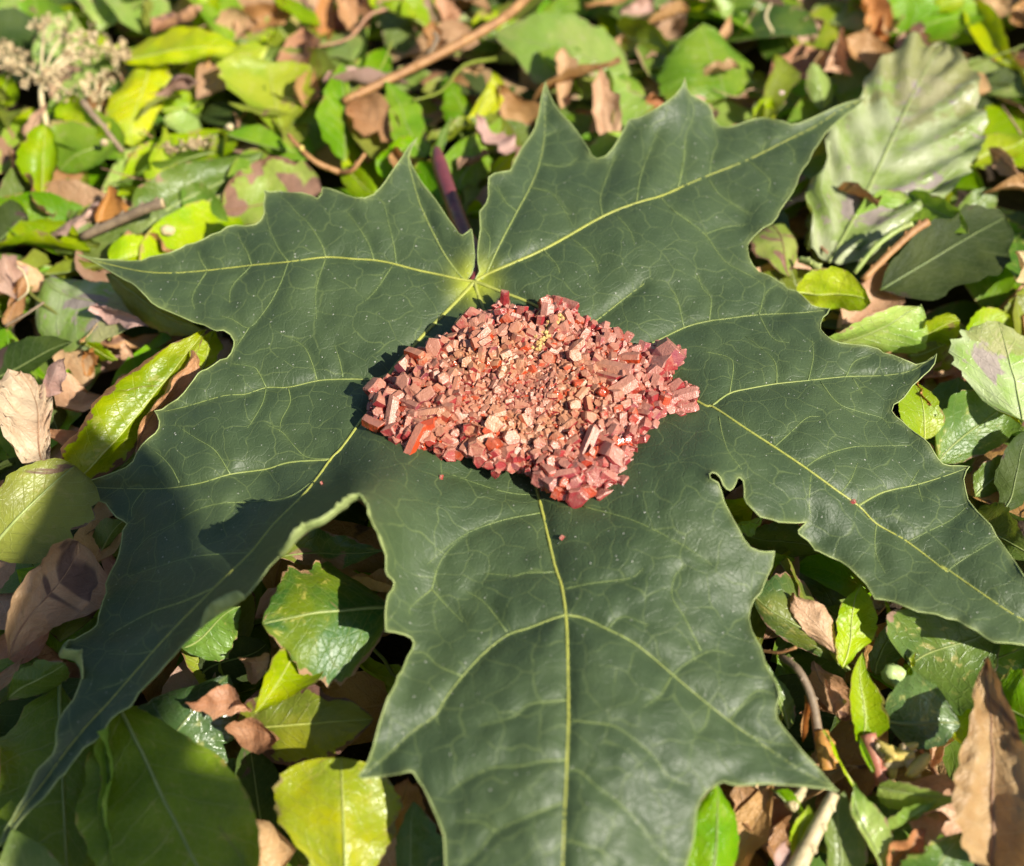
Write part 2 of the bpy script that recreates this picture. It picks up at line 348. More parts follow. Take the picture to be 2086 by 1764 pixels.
OUT += seq('B', (60,1145),(110,1160),(170,1160),(220,1140),(260,1100),(290,1060),(330,1000),(380,930),(410,880),(440,840),(475,808),(440,870),(425,920),(440,970),(470,1020),(500,1070),(540,1120),(580,1170),(620,1230),(660,1290),(690,1330),(715,1370),(740,1380),(770,1360),(792,1340),(800,1390),(805,1440),(810,1500),(805,1560),(795,1600),(770,1638),(810,1645))

# heights in millimetres over the soil
ZC = [((967,577),38),((900,560),38.5),((1040,560),39.5),((600,520),40),((165,525),34),((545,395),38),((835,290),44),((940,440),40),((985,470),41),((1110,180),43),((1205,320),38),((1395,180),45),((1460,250),38),((1300,420),41),((1750,210),40),((1560,380),38),((1520,490),36),
      ((470,690),36),((320,600),36),((1080,820),37),((800,800),37.5),((1400,780),39),((1890,740),38),((1670,640),36),((1640,850),41),((1820,830),35),((1990,1040),35),((1700,1000),40.5),((2100,1240),36),((2310,1420),27),((1600,1060),41),
      ((1448,966),46),((1500,1000),44),((1620,1070),38),((1820,1240),36),((145,990),25),((320,860),33),((430,850),36),((290,960),32),((450,1020),36),((560,1010),36.5),((590,958),37),((620,1000),40.5),((450,1110),35.5),((520,1120),42),((690,985),44),((720,1018),57),((655,1058),56),((575,1130),53),((380,1120),33),((480,1205),48),((250,1050),27),((300,1250),31),((190,1230),24),((405,1265),42),((250,1460),31),((120,1430),29),((120,1580),29),((0,1700),27),
      ((752,1040),55),((790,1150),45),((860,1010),43),((900,1050),41),((1100,1000),38),((1130,1200),41.5),((1150,1500),42),((1150,1764),39),((1160,2230),25),((740,1585),36),((900,1400),40),((835,1300),39),((1580,1130),40),((1535,1230),38),((1400,1200),42),((1620,1420),37),((1690,1605),35),((1450,1590),37),((1400,1764),33),((1350,1500),41),((912,1764),34),((870,1600),37)]
XC = np.array([p for p, z in ZC], float); FZ = np.array([z for p, z in ZC], float)
def tps(r2): return 0.5 * r2 * np.log(r2 + 1e-9)
_n = len(XC)
_K = tps(((XC[:, None] - XC[None]) ** 2).sum(2) / 1e6) + np.eye(_n) * 0.00012
_Pm = np.c_[np.ones(_n), XC / 1000]
_A = np.block([[_K, _Pm], [_Pm.T, np.zeros((3, 3))]])
_W = np.linalg.solve(_A, np.r_[FZ, np.zeros(3)])
def leaf_z0(X):
    X = np.atleast_2d(np.asarray(X, float))
    K = tps(((X[:, None] - XC[None]) ** 2).sum(2) / 1e6)
    return K @ _W[:_n] + np.c_[np.ones(len(X)), X / 1000] @ _W[_n:]

# veins: (points, half width at start, half width at end, rank)
J = full('B', 810, 1650)
def zz(*p): return seq('Z', *p)
VE = []
def V(rank, pts, w0, w1): VE.append((rank, [tuple(p) for p in smooth_line(pts, 5)], w0, w1))
V(1, [J] + seq('B', (740,1640),(600,1610),(460,1580),(330,1545),(220,1525),(100,1518)) + seq('A', (1910,1508),(1690,1535),(1475,1555),(1215,1585),(1000,1600),(830,1590),(640,1550),(530,1520),(470,1497)), 4.6, 1.0)
V(1, [J] + zz((700,75),(600,180),(480,300),(400,390),(290,515),(205,690),(130,780),(60,880)) + seq('D', (1990,980),(1940,1030),(1860,1140),(1770,1250),(1600,1420),(1470,1580)) + seq('F', (1300,90),(1180,210),(1060,330),(920,480),(780,640),(640,800),(500,950),(380,1100),(250,1280),(130,1430),(20,1600)), 6.0, 1.0)
V(1, [J] + zz((760,100),(790,180),(900,500),(1000,850),(1075,1150),(1110,1290)) + seq('G', (1280,0),(1320,120),(1345,290),(1355,500),(1358,700),(1360,900),(1352,1100),(1345,1300),(1335,1500),(1325,1764)) + [(1140,1900),(1150,2050),(1159,2200)], 5.6, 1.6)
V(1, [J] + zz((800,50),(900,90),(1050,150),(1300,290),(1600,470),(1950,680)) + seq('E', (250,725),(440,850),(610,960),(790,1080),(970,1210),(1110,1310),(1210,1410),(1390,1515),(1620,1690)) + seq('H', (1590,0),(1800,145),(2000,280)) + [(2150,1300),(2290,1410)], 5.6, 1.2)
V(1, [J] + seq('B', (900,1600),(1220,1460),(1560,1270),(1760,1190),(1900,1150),(2010,1105)) + seq('C', (0,1125),(220,1030),(450,940),(660,835),(850,740),(1000,645),(1130,582)), 5.4, 0.9)
for c, pts in [
  ('B', [(790,1650),(740,1630),(640,1500),(560,1350),(500,1220),(470,1130),(430,980),(425,900),(470,815)]),
  ('B', [(850,1640),(880,1600),(960,1430),(1060,1240),(1140,1090),(1190,960),(1220,800),(1222,620),(1226,490)]),
  ('D', [(1940,1035),(1700,1050),(1560,1090),(1350,1120),(1180,1170),(1000,1200),(850,1205),(620,1200),(400,1185)]),
  ('G', [(1345,290),(1250,320),(1120,370),(1000,410),(860,520),(740,650),(640,780),(580,880),(450,970),(300,1110),(170,1220)]),
  ('G', [(1345,290),(1450,310),(1580,370),(1720,440),(1830,520),(1970,640),(2100,750),(2300,910),(2440,1010),(2570,1100),(2730,1205),(2930,1312)]),
  ('E', [(250,715),(350,645),(480,615),(620,590),(810,570),(1030,548),(1260,540),(1420,510),(1540,430)]),
  ('E', [(1100,1305),(1250,1225),(1450,1180),(1640,1120),(1750,1078)]),
  ('F', [(1260,130),(1080,210),(900,270),(760,340),(640,410)]),
  ]: V(2, seq(c, *pts), 3.0, 0.7)
V(2, zz((290,520),(200,552),(100,552),(0,553)) + seq('D', (1860,572),(1690,610),(1560,612),(1440,650),(1310,660),(1100,720),(960,752)), 2.9, 0.7)
V(2, zz((1560,440),(1650,380),(1750,330),(1880,270),(2000,240)) + seq('E', (320,210),(520,185),(740,175),(900,160)), 3.0, 0.7)
V(2, zz((1300,290),(1390,240),(1530,130),(1650,40)), 2.6, 0.9)
for c, pts in [
  ('A', [(1910,1508),(1880,1420),(1800,1300),(1750,1260),(1690,1190),(1640,1150)]), ('A', [(1690,1535),(1640,1470),(1600,1390),(1570,1310),(1560,1240)]),
  ('B', [(350,1545),(340,1450),(310,1320),(280,1200),(230,1145)]), ('B', [(220,1522),(190,1430),(130,1330),(60,1240)]), ('A', [(1475,1555),(1450,1480),(1420,1430),(1390,1360)]),
  ('A', [(1215,1585),(1180,1530),(1160,1470)]), ('D', [(1690,-125),(1640,10),(1560,150),(1460,260),(1370,215),(1290,190)]), ('D', [(1910,-150),(1860,0),(1850,100),(1857,210)]),
  ('D', [(1215,-75),(1130,70),(1140,150)]), ('D', [(1475,-105),(1360,20),(1345,120)]), ('B', [(330,1555),(240,1690),(170,1764)]),
  ('D', [(1460,260),(1400,350),(1370,400)]), ('D', [(1560,612),(1520,530),(1480,490),(1340,470)]), ('D', [(1857,565),(1830,470),(1780,370),(1690,320)]), ('D', [(2010,550),(1990,450),(1960,360)]),
  ('D', [(1560,612),(1540,700),(1490,790),(1450,850)]), ('D', [(1690,612),(1700,700),(1650,800),(1640,870)]), ('D', [(1940,1030),(1800,1020),(1720,950),(1650,870),(1560,830)]),
  ('D', [(1350,1120),(1260,980),(1150,910),(1030,830)]), ('D', [(1050,1170),(1010,1090),(960,1030),(900,980)]), ('D', [(1860,1140),(1700,1250),(1500,1280),(1300,1290),(1150,1330),(1000,1420),(880,1480),(780,1580)]),
  ('D', [(1470,1580),(1250,1590),(1100,1610),(900,1670),(750,1720)]), ('D', [(850,1205),(780,1300),(770,1370)]), ('F', [(900,500),(800,520),(640,520)]), ('F', [(780,640),(680,700),(560,730)]), ('F', [(1060,330),(1000,400),(960,500)]),
  ('G', [(1350,790),(1220,800),(1120,820),(1050,880),(960,910),(830,940)]), ('G', [(1345,1140),(1200,1150),(1080,1175),(900,1190),(740,1270),(650,1340)]), ('G', [(1340,1385),(1200,1440),(1080,1490),(930,1560),(850,1660),(740,1760)]),
  ('G', [(1365,905),(1480,920),(1620,940),(1720,1000),(1850,1110),(1950,1240),(2075,1290)]), ('G', [(1355,1195),(1430,1210),(1530,1300),(1640,1380),(1790,1530),(1850,1620),(1950,1740)]), ('G', [(1345,1610),(1450,1640),(1550,1670),(1650,1764)]),
  ('G', [(1280,40),(1100,45),(1040,60),(860,45)]), ('G', [(1330,140),(1500,105),(1720,75),(1800,20)]), ('G', [(740,650),(600,590),(520,515),(450,510)]), ('G', [(580,880),(600,930)]), ('G', [(930,1560),(850,1505),(690,1500)]),
  ('G', [(1000,390),(870,220),(760,150)]), ('G', [(560,140),(440,240),(430,290)]), ('G', [(560,140),(650,240),(740,330)]), ('G', [(560,140),(600,0),(660,-90),(760,-180)]),
  ('G', [(1590,370),(1680,300),(1830,350)]), ('G', [(1970,640),(2060,570),(2200,500),(2330,530)]), ('G', [(1970,640),(1900,760),(1800,830)]), ('H', [(180,500),(80,300),(10,180),(30,60),(90,0)]), ('H', [(350,905),(500,740),(620,760)]), ('H', [(230,820),(210,930),(160,980)]), ('H', [(470,1000),(600,1040),(740,1060)]),
  ('E', [(790,1080),(900,1010),(1070,960),(1200,955),(1400,950)]), ('E', [(1390,1515),(1500,1460),(1650,1385),(1740,1310)]), ('E', [(1620,1690),(1700,1630),(1830,1550),(1920,1500)]), ('E', [(285,780),(310,900),(350,1000),(420,1090)]),
  ('E', [(825,1120),(815,1280),(825,1380)]), ('E', [(1210,1410),(1200,1500),(1210,1600),(1260,1700)]), ('E', [(610,960),(700,880),(800,790),(880,780)]), ('E', [(350,640),(370,480),(330,430),(200,400)]), ('E', [(625,590),(620,480),(570,410),(440,310)]), ('E', [(810,570),(840,430),(830,320)]),
  ('E', [(880,575),(980,700),(1100,750),(1240,790),(1290,850)]), ('E', [(1070,555),(1130,650)]), ('E', [(1030,548),(1080,460),(1180,420)]), ('E', [(230,215),(240,90),(190,30),(160,-60)]), ('E', [(520,185),(560,60),(640,0)]), ('E', [(520,185),(600,320),(700,350)]), ('E', [(80,255),(40,90),(0,30)]),
  ('E', [(1000,1230),(1060,1150),(1100,1050)]), ('E', [(1400,1190),(1460,1090)]), ('E', [(1450,1180),(1480,1280)]),
  ('B', [(1560,1270),(1550,1150),(1600,1000),(1640,910)]), ('B', [(1760,1190),(1780,1050),(1830,900),(1900,740)]), ('B', [(2005,1095),(2040,950),(2050,800)]), ('C', [(50,1090),(80,920),(90,800),(140,660),(110,560)]), ('C', [(230,1030),(250,900),(275,840),(240,700)]),
  ('B', [(1370,1390),(1500,1500),(1540,1600)]), ('B', [(1640,1260),(1720,1350),(1750,1440)]), ('B', [(1900,1150),(1960,1220),(2075,1300)]), ('C', [(220,1040),(290,1140),(390,1210),(470,1270)]), ('C', [(460,940),(580,1050),(585,1130),(720,1180)]), ('C', [(670,830),(720,880),(730,960)]), ('C', [(540,890),(560,820)]),
  ('B', [(1060,1240),(990,1180),(940,1080)]), ('B', [(1195,960),(1340,975),(1420,920)]), ('B', [(1140,1100),(1260,1130),(1330,1220),(1390,1330)]), ('B', [(1220,800),(1300,760)]),  ('B', [(1210,1460),(1290,1550),(1310,1600)]), ('B', [(890,1520),(900,1400),(860,1330)]),
  ('N', [(1100,1045),(1030,1058),(960,1082),(910,1115),(870,1150)]), ('N', [(1100,1010),(1020,1000),(900,960)]), ('N', [(1180,1030),(1290,1060),(1390,1110),(1450,1150)]), ('C', [(0,1220),(200,1370),(320,1530),(480,1620),(560,1680)]), ('C', [(210,1370),(330,1330),(440,1320)]),
  ]: V(3, seq(c, *pts), 1.7, 0.5)

# sampled vein points (view px) for relief and tint
vp, vr = [], []
for rank, pts, w0, w1 in VE:
    for a, b2 in zip(pts[:-1], pts[1:]):
        L = math.dist(a, b2); k = max(1, int(L / 5))
        for i in range(k):
            vp.append((a[0] + (b2[0] - a[0]) * i / k, a[1] + (b2[1] - a[1]) * i / k)); vr.append(rank)
kd_all = kdtree.KDTree(len(vp)); kd_12 = kdtree.KDTree(len(vp))
for i, p in enumerate(vp):
    kd_all.insert((p[0], p[1], 0), i)
    if vr[i] < 3: kd_12.insert((p[0], p[1], 0), i)
kd_all.balance(); kd_12.balance()
def relief(px, py):
    d3 = kd_all.find((px, py, 0))[2]; d2 = kd_12.find((px, py, 0))[2]
    q = 0.75 * (1 - math.exp(-d3 / 15)) + 1.15 * (1 - math.exp(-d2 / 36))
    w_ = noise.noise((px / 90, py / 90, 3.1)) * 0.55 + noise.noise((px / 34, py / 34, 8.2)) * 0.30
    return q + w_, d3, d2
def leaf_z(px, py):
    return float(leaf_z0([(px, py)])[0]) + relief(px, py)[0]

# denser, slightly wavy outline
outl = []
for i in range(len(OUT)):
    a, b2 = OUT[i], OUT[(i + 1) % len(OUT)]
    L = math.dist(a, b2); k = max(1, round(L / 9))
    for j in range(k): outl.append((a[0] + (b2[0] - a[0]) * j / k, a[1] + (b2[1] - a[1]) * j / k))
def inside(poly):
    pa = np.array(poly); x1, y1 = pa[:, 0], pa[:, 1]; x2, y2 = np.roll(x1, -1), np.roll(y1, -1)
    def f(X):
        X = np.asarray(X, float); r = np.zeros(len(X), bool)
        for a, b_, c, d in zip(x1, y1, x2, y2):
            if b_ == d: continue
            cnd = (b_ > X[:, 1]) != (d > X[:, 1])
            r ^= cnd & (X[:, 0] < (c - a) * (X[:, 1] - b_) / (d - b_) + a)
        return r
    return f
in_leaf = inside(outl)
kd_o = kdtree.KDTree(len(outl))
for i, p in enumerate(outl): kd_o.insert((p[0], p[1], 0), i)
kd_o.balance()
ST = 9.0
gx, gy = np.meshgrid(np.arange(-10, 2330, ST), np.arange(170, 2240, ST * 0.87))
gx = gx + (np.arange(gx.shape[0]) % 2)[:, None] * ST / 2
G = np.c_[gx.ravel(), gy.ravel()] + rng.uniform(-1.2, 1.2, (gx.size, 2))
G = G[in_leaf(G)]
G = [tuple(g) for g in G if kd_o.find((g[0], g[1], 0))[2] > 5.0]
co = [Vector(p) for p in outl] + [Vector(p) for p in G]
no = len(outl)
r_ = geometry.delaunay_2d_cdt(co, [], [list(range(no))], 1, 1e-4)
cv, cf = r_[0], r_[2]
cva = np.array([tuple(v) for v in cv])
Z0 = leaf_z0(cva)
TIPS = [full('B', 1226, 478), full('B', 2045, 455), full('C', 1145, 575), full('A', 455, 1493), full('D', 350, 1170), full('F', 0, 1640), full('B', 475, 808), full('E', 1562, 415), full('E', 1755, 1075), full('H', 985, 1325)]
vs, a_v, a_h, a_m, a_t = [], [], [], [], []
for (x, y), z0 in zip(cva, Z0):
    q, d3, d2 = relief(x, y)
    de = kd_o.find((x, y, 0))[2]
    lift = noise.noise((x / 55, y / 55, 1.7)) * 1.5 * math.exp(-de / 22)      # wavy margin
    vs.append(at(x, y, z0 + q + lift))
    a_v.append(math.exp(-d3 / 3.5)); a_h.append(math.exp(-math.dist((x, y), J) / 52)); a_m.append(math.exp(-de / 4.0)); a_t.append(max(math.exp(-math.dist((x, y), q_) / 13) for q_ in TIPS))
org = at(*J, leaf_z(*J))
maple = tag(link('maple_leaf', None), 'large dark green five lobed maple leaf lying under the red crystal cluster', 'maple leaf')
maple.location = org
fs = []
for f in cf:
    a, b_, c = (vs[i] for i in f[:3])
    fs.append(tuple(f) if (b_ - a).cross(c - a).z > 0 else tuple(reversed(f)))
me = mesh('maple_blade', [v - org for v in vs], fs)
fattr(me, 'veinprox', a_v); fattr(me, 'halo', a_h); fattr(me, 'margin', a_m); fattr(me, 'tips', a_t)

b = NB('maple_green')
tc = b.n('ShaderNodeTexCoord'); ob = tc.outputs['Object']
wv = b.n('ShaderNodeVectorMath', operation='ADD', i_0=ob)
sub = b.n('ShaderNodeVectorMath', operation='SUBTRACT', i_0=b.noise(ob, 160, 1, 0.5, out=1, dim='2D')); sub.inputs[1].default_value = (0.5, 0.5, 0.5)
scl = b.n('ShaderNodeVectorMath', operation='SCALE', i_0=sub.outputs[0]); scl.inputs['Scale'].default_value = 0.004
b.put(wv.inputs[1], scl.outputs[0])
wvv = wv.outputs[0]
ter = b.ramp(b.voro(wvv, 165, 'DISTANCE_TO_EDGE', dim='2D'), 0.036, 0.0)
qua = b.ramp(b.voro(wvv, 560, 'DISTANCE_TO_EDGE', dim='2D'), 0.075, 0.0)
pores = b.noise(ob, 2200, 1, 0.5, dim='2D')
n1 = b.noise(ob, 45, 3, 0.6, dim='2D'); n2 = b.noise(ob, 700, 2, 0.6, dim='2D'); n0 = b.noise(ob, 260, 3, 0.65, dim='2D')
c = b.mix(b.ramp(n1, 0.3, 0.7), (0.045, 0.072, 0.029), (0.062, 0.093, 0.036))
c = b.mix(b.math('MULTIPLY', b.ramp(n0, 0.35, 0.7), 0.35), c, (0.040, 0.064, 0.028))
fade = b.ramp(n0, 0.30, 0.52)
c = b.mix(b.math('MULTIPLY', b.math('MULTIPLY', ter, fade), 0.40), c, (0.17, 0.22, 0.07))
c = b.mix(b.math('MULTIPLY', qua, 0.26), c, (0.085, 0.125, 0.05))
c = b.mix(b.math('MULTIPLY', b.attr('veinprox'), 0.30), c, (0.13, 0.18, 0.05))
c = b.mix(b.ramp(b.attr('halo'), 0.16, 0.85, 0.0, 0.9), c, (0.42, 0.46, 0.035))
c = b.mix(b.math('MULTIPLY', b.attr('margin'), 0.45), c, (0.20, 0.24, 0.07))
c = b.mix(b.ramp(b.attr('tips'), 0.35, 0.8, 0.0, 0.85), c, (0.22, 0.10, 0.045))
dustd = b.voro(ob, 420, 'F1', dim='2D')
dust = b.math('MULTIPLY', b.ramp(b.math('ADD', dustd, b.math('MULTIPLY', b.math('SUBTRACT', n2, 0.5), 0.12)), 0.065, 0.02), b.ramp(b.noise(ob, 500, 1, 0.5, dim='2D'), 0.50, 0.62))
dust = b.math('MULTIPLY', dust, b.ramp(b.noise(ob, 38, 3, 0.6, dim='2D'), 0.36, 0.56))
c = b.mix(dust, c, (0.42, 0.42, 0.36))
h = b.math('ADD', b.math('MULTIPLY', ter, -0.22), b.math('MULTIPLY', qua, -0.30))
h = b.math('ADD', h, b.math('MULTIPLY', pores, 0.5)); h = b.math('ADD', h, b.math('MULTIPLY', n0, 0.45)); h = b.math('ADD', h, b.math('MULTIPLY', dust, 0.8))
nrm = b.bump(h, 0.00022, 0.6)
rg = b.math('ADD', b.math('ADD', 0.44, b.math('MULTIPLY', n2, 0.14)), b.math('MULTIPLY', dust, 0.4))
p = b.bsdf(c, rg, nrm, 0.42)
tr = b.n('ShaderNodeBsdfTranslucent'); b.put(tr.inputs['Color'], b.mix(1.0, c, (1.4, 1.5, 0.5), 'MULTIPLY'))
mx = b.n('ShaderNodeMixShader'); b.put(mx.inputs[0], 0.12); b.put(mx.inputs[1], p); b.put(mx.inputs[2], tr.outputs[0])
M_MAPLE = b.done(mx.outputs[0])
M_UNDER = plain('maple_underside', (0.32, 0.37, 0.14), (0.25, 0.31, 0.105), 0.5, 250)
M_VEIN1 = plain('maple_main_vein', (0.36, 0.37, 0.07), (0.30, 0.32, 0.07), 0.42, 300)
M_VEIN2 = plain('maple_side_vein', (0.28, 0.32, 0.09), (0.23, 0.28, 0.08), 0.45, 300)
M_VEIN3 = plain('maple_fine_vein', (0.19, 0.24, 0.075), (0.14, 0.19, 0.06), 0.45, 300)
blade = link('blade', me, M_MAPLE, maple)

MMPX = 0.000091
from mathutils.bvhtree import BVHTree
BLADE_BVH = BVHTree.FromPolygons([tuple(v) for v in vs], fs)
def on_blade(px, py):
    """the point of the blade's upper surface at this place"""
    p0 = at(px, py, 60.0); d = (at(px, py, 0.0) - p0).normalized()
    h = BLADE_BVH.ray_cast(p0, d)[0]
    return h if h is not None else at(px, py, leaf_z(px, py))
def vein_geo(pts, w0, w1):
    P3, R = [], []
    m = len(pts)
    for i, p in enumerate(pts):
        f = i / max(1, m - 1)
        r = 1.75 * (w0 + (w1 - w0) * f ** 0.7) * MMPX * 0.5
        P3.append(on_blade(*p) - org + Vector((0, 0, r * 0.22))); R.append(r)
    return tube(P3, R, 6, flat=0.55)
fine_v, fine_f = [], []
for rank, pts, w0, w1 in VE:
    g, f_ = vein_geo(pts, w0, w1)
    if rank == 1: link('main_vein', mesh('main_vein', g, f_), M_VEIN1, maple)
    elif rank == 2: link('side_vein', mesh('side_vein', g, f_), M_VEIN2, maple)
    else:
        k = len(fine_v); fine_v += g; fine_f += [tuple(i + k for i in ff) for ff in f_]
tag(link('fine_veins', mesh('fine_veins', fine_v, fine_f), M_VEIN3, maple), kind='stuff')
# pale rim of the blade
rv, rf = [], []
ringp = [vs[i] - org for i in range(no)]
for i in range(no):
    a = ringp[i]; bq = ringp[(i + 1) % no]
    if (bq - a).length < 1e-6: continue
m_ = no
def ring_tube(pts, r, n=5):
    vv, ff = [], []
    m = len(pts)
    for i, p in enumerate(pts):
        t = (pts[(i + 1) % m] - pts[i - 1]).normalized()
        s = t.cross(Vector((0, 0, 1)));  s = s.normalized() if s.length > 1e-4 else Vector((1, 0, 0))
        u = s.cross(t)
        for k in range(n):
            an = 2 * PI * k / n
            vv.append(p + s * math.cos(an) * r + u * math.sin(an) * r)
    for i in range(m):
        for k in range(n):
            a = i * n + k; b_ = i * n + (k + 1) % n; c2 = ((i + 1) % m) * n
            ff.append((a, b_, c2 + (k + 1) % n, c2 + k))
    return vv, ff
# outline vertices come first and in order in the triangulation input; look them up again by place
kd_v = kdtree.KDTree(len(cva))
for i, p in enumerate(cva): kd_v.insert((p[0], p[1], 0), i)
kd_v.balance()
ringp = [vs[kd_v.find((p[0], p[1], 0))[1]] - org for p in outl]
g, f_ = ring_tube(ringp, 0.00013)
link('rim', mesh('rim', g, f_), M_UNDER, maple)
# margins that curl up and show the pale underside
def curl(pairs, dz, name='curled_margin'):
    o_ = smooth_line([p[0] for p in pairs], 6); i_ = smooth_line([p[1] for p in pairs], 6)
    hz = smooth_line([(d,) for d in dz], 6)
    vv, ff = [], []
    for k_, (po, pi_, d) in enumerate(zip(o_, i_, hz)):
        jit = noise.noise((k_ * .45, po[0] * .01, 4.2)) * 11 * min(1, float(d[0]) / 4)
        pi_ = (po[0] + (pi_[0] - po[0]) * .62, po[1] + (pi_[1] - po[1]) * .62)
        pi_ = (pi_[0] + jit * .5, pi_[1] - abs(jit)); d = (d[0] + abs(jit) * .25,)
        zb = leaf_z(*po); za = zb + float(d[0])
        A = at(*po, zb - 0.3); B_ = at(*pi_, za)
        bul = (A + B_) / 2 + Vector((0.0004, -0.0007, -0.0003))
        for k in range(7):
            t = k / 6
            vv.append((A * (1 - t) ** 2 + bul * 2 * t * (1 - t) + B_ * t * t) - org)
    for i in range(len(o_) - 1):
        for k in range(6):
            a = i * 7 + k
            ff.append((a, a + 1, a + 8, a + 7))
    me_ = mesh(name, vv, ff)
    o2 = link(name, me_, M_UNDER, maple)
    md = o2.modifiers.new('thick', 'SOLIDIFY'); md.thickness = 0.0002; md.offset = 0
    return o2
fD = lambda x, y: full('D', x, y)
fF = lambda x, y: full('F', x, y)
curl([((712,1024),(690,1018)), (fD(2030,1315),fD(2015,1235)), (fD(1990,1335),fD(1985,1285)), (fD(1900,1405),fD(1880,1350)), (fD(1830,1435),fD(1800,1390)), (fD(1790,1460),fD(1760,1390)), (fD(1740,1505),fD(1705,1440)), (fD(1690,1560),fD(1670,1505)), (fD(1640,1600),fD(1620,1570))], [2, 4, 3.5, 3.5, 4, 4.5, 5, 4, 1])
curl([(fF(1430,190),fF(1425,165)), (fF(1400,215),fF(1385,110)), (fF(1350,245),fF(1330,120)), (fF(1290,280),fF(1230,175)), (fF(1220,330),fF(1195,220)), (fF(1180,360),fF(1172,345))], [0.4, 2.2, 1.8, 2.4, 2, 0.3])
curl([(fF(480,660),fF(486,640)), (fF(470,600),fF(490,540)), (fF(440,560),fF(490,500)), (fF(400,548),fF(520,475)), (fF(355,540),fF(420,470)), (fF(350,510),fF(400,455)), (fF(385,450),fF(410,440))], [0.5, 3, 4, 5, 4, 2.5, 0.4])
curl([((786,1130),(783,1128)), ((775,1095),(764,1085)), ((757,1062),(748,1040)), ((748,1035),(738,1012)), ((742,1018),(728,1003)), ((728,1016),(715,1004)), ((712,1024),(700,1012)), ((700,1032),(694,1024))], [0.3, 2, 3, 4, 4.5, 4.5, 4, 2])
# petiole runs back from the base of the blade between the two upper lobes
pp = [Vector(P('B', 812, 1655, 37.5)), P('B', 815, 1560, 36), P('B', 808, 1450, 34), P('B', 770, 1400, 32.5), P('B', 735, 1330, 31.5), P('B', 690, 1210, 30), P('B', 650, 1100, 29.5), P('B', 615, 990, 29), P('B', 592, 900, 28.5), P('B', 586, 868, 28.5)]
pl = [Vector(v) for v in smooth_line(pp, 4)]
g, f_ = tube([v - org for v in pl], [(0.0012 + 0.0007 * min(1, i / 16)) * min(1, 0.3 + (len(pl) - i) / 12) for i in range(len(pl))], 10)
link('petiole', mesh('petiole', g, f_), M_RED, maple)
# ================================================================== the crystal cluster
CPOLY = [(870,80),(925,80),(930,160),(990,155),(1050,180),(1080,140),(1120,100),(1190,115),(1220,120),(1305,180),(1310,210),(1370,240),(1450,240),(1490,280),(1540,295),(1600,360),(1670,350),(1690,370),(1720,335),(1800,340),(1875,400),(1860,490),(1810,520),(1815,550),(1870,560),(1940,595),(1950,670),(1935,735),(1870,770),(1850,785),(1790,770),(1780,800),(1730,920),(1690,960),(1700,1040),(1690,1090),(1650,1115),(1590,1080),(1570,1150),(1530,1190),(1490,1200),(1450,1230),(1390,1200),(1370,1220),(1300,1240),(1230,1210),(1140,1180),(1090,1140),(1060,1080),(1000,1060),(940,1050),(900,1040),(860,1085),(820,1050),(720,990),(660,980),(600,990),(530,1015),(480,985),(390,950),(320,930),(270,880),(180,800),(165,720),(155,620),(200,570),(290,530),(320,470),(370,400),(460,360),(520,320),(620,300),(640,240),(690,200),(740,180),(840,180)]
CC = np.array((1030.0, 660.0))
cp = np.array(CPOLY, float)
in_cl0 = inside(CPOLY)
_gx, _gy = np.arange(100, 2000, 4.0), np.arange(30, 1300, 4.0)
_GG = np.stack(np.meshgrid(_gx, _gy), -1).reshape(-1, 2)
_INS = in_cl0(_GG).reshape(len(_gy), len(_gx))
_D = np.full(len(_GG), 1e9)
for _a, _b in zip(cp, np.roll(cp, -1, 0)):
    _d = _b - _a; _t = np.clip(((_GG - _a) @ _d) / (_d @ _d), 0, 1)
    _D = np.minimum(_D, np.hypot(*(_a + _t[:, None] * _d - _GG).T))
_D = _D.reshape(len(_gy), len(_gx))
def _ij(x, y): return min(max(int((y - 30) / 4 + .5), 0), len(_gy) - 1), min(max(int((x - 100) / 4 + .5), 0), len(_gx) - 1)
def seg_dist(p): return float(_D[_ij(p[0], p[1])])
def in_cl(X): return [bool(_INS[_ij(*X[0])])]
LZ = 38.0
def cl_top(x, y):
    d = seg_dist(np.array((x, y)))
    ins = in_cl([(x, y)])[0]
    if not ins: d = 0.0
    up = min(1, max(0, (760 - y) / 500))
    h = 2.0 + 2.2 * up + 4.6 * (1 - math.exp(-d / 70.0))
    r = math.hypot((x - 1040) / 420, (y - 640) / 260)
    h -= 0.5 * math.exp(-r * r * 1.6)
    h += 1.1 * noise.noise((x / 170, y / 170, 5.0)) + 0.5 * noise.noise((x / 60, y / 60, 9.0))
    return LZ + h
def PZ(x, y, z): return at(*full('Z', x, y), z)

b = NB('crystal_red_dusty')
geo = b.n('ShaderNodeNewGeometry'); oi = b.n('ShaderNodeObjectInfo')
rnd = b.math('FRACT', b.math('ADD', oi.outputs['Random'], b.attr('rnd')))
pos = geo.outputs['Position']
tn = b.n('ShaderNodeSeparateXYZ', i_0=geo.outputs['True Normal'])
n1 = b.noise(pos, 900, 3, 0.65); n2 = b.noise(pos, 3500, 1, 0.6); n0 = b.noise(pos, 120, 1, 0.5)
red = b.mix(n1, (0.36, 0.042, 0.038), (0.22, 0.020, 0.030))
red = b.mix(b.ramp(rnd, 0.80, 0.86), red, (0.44, 0.055, 0.016))
red = b.mix(b.ramp(rnd, 0.30, 0.18), red, (0.27, 0.055, 0.075))
dustc = b.mix(n1, (0.45, 0.215, 0.12), (0.34, 0.14, 0.085))
dustc = b.mix(b.ramp(n0, 0.45, 0.6), dustc, (0.47, 0.225, 0.105))
df = b.math('ADD', b.math('MULTIPLY', tn.outputs[2], 1.25), b.math('MULTIPLY', b.math('SUBTRACT', n1, 0.5), 1.1))
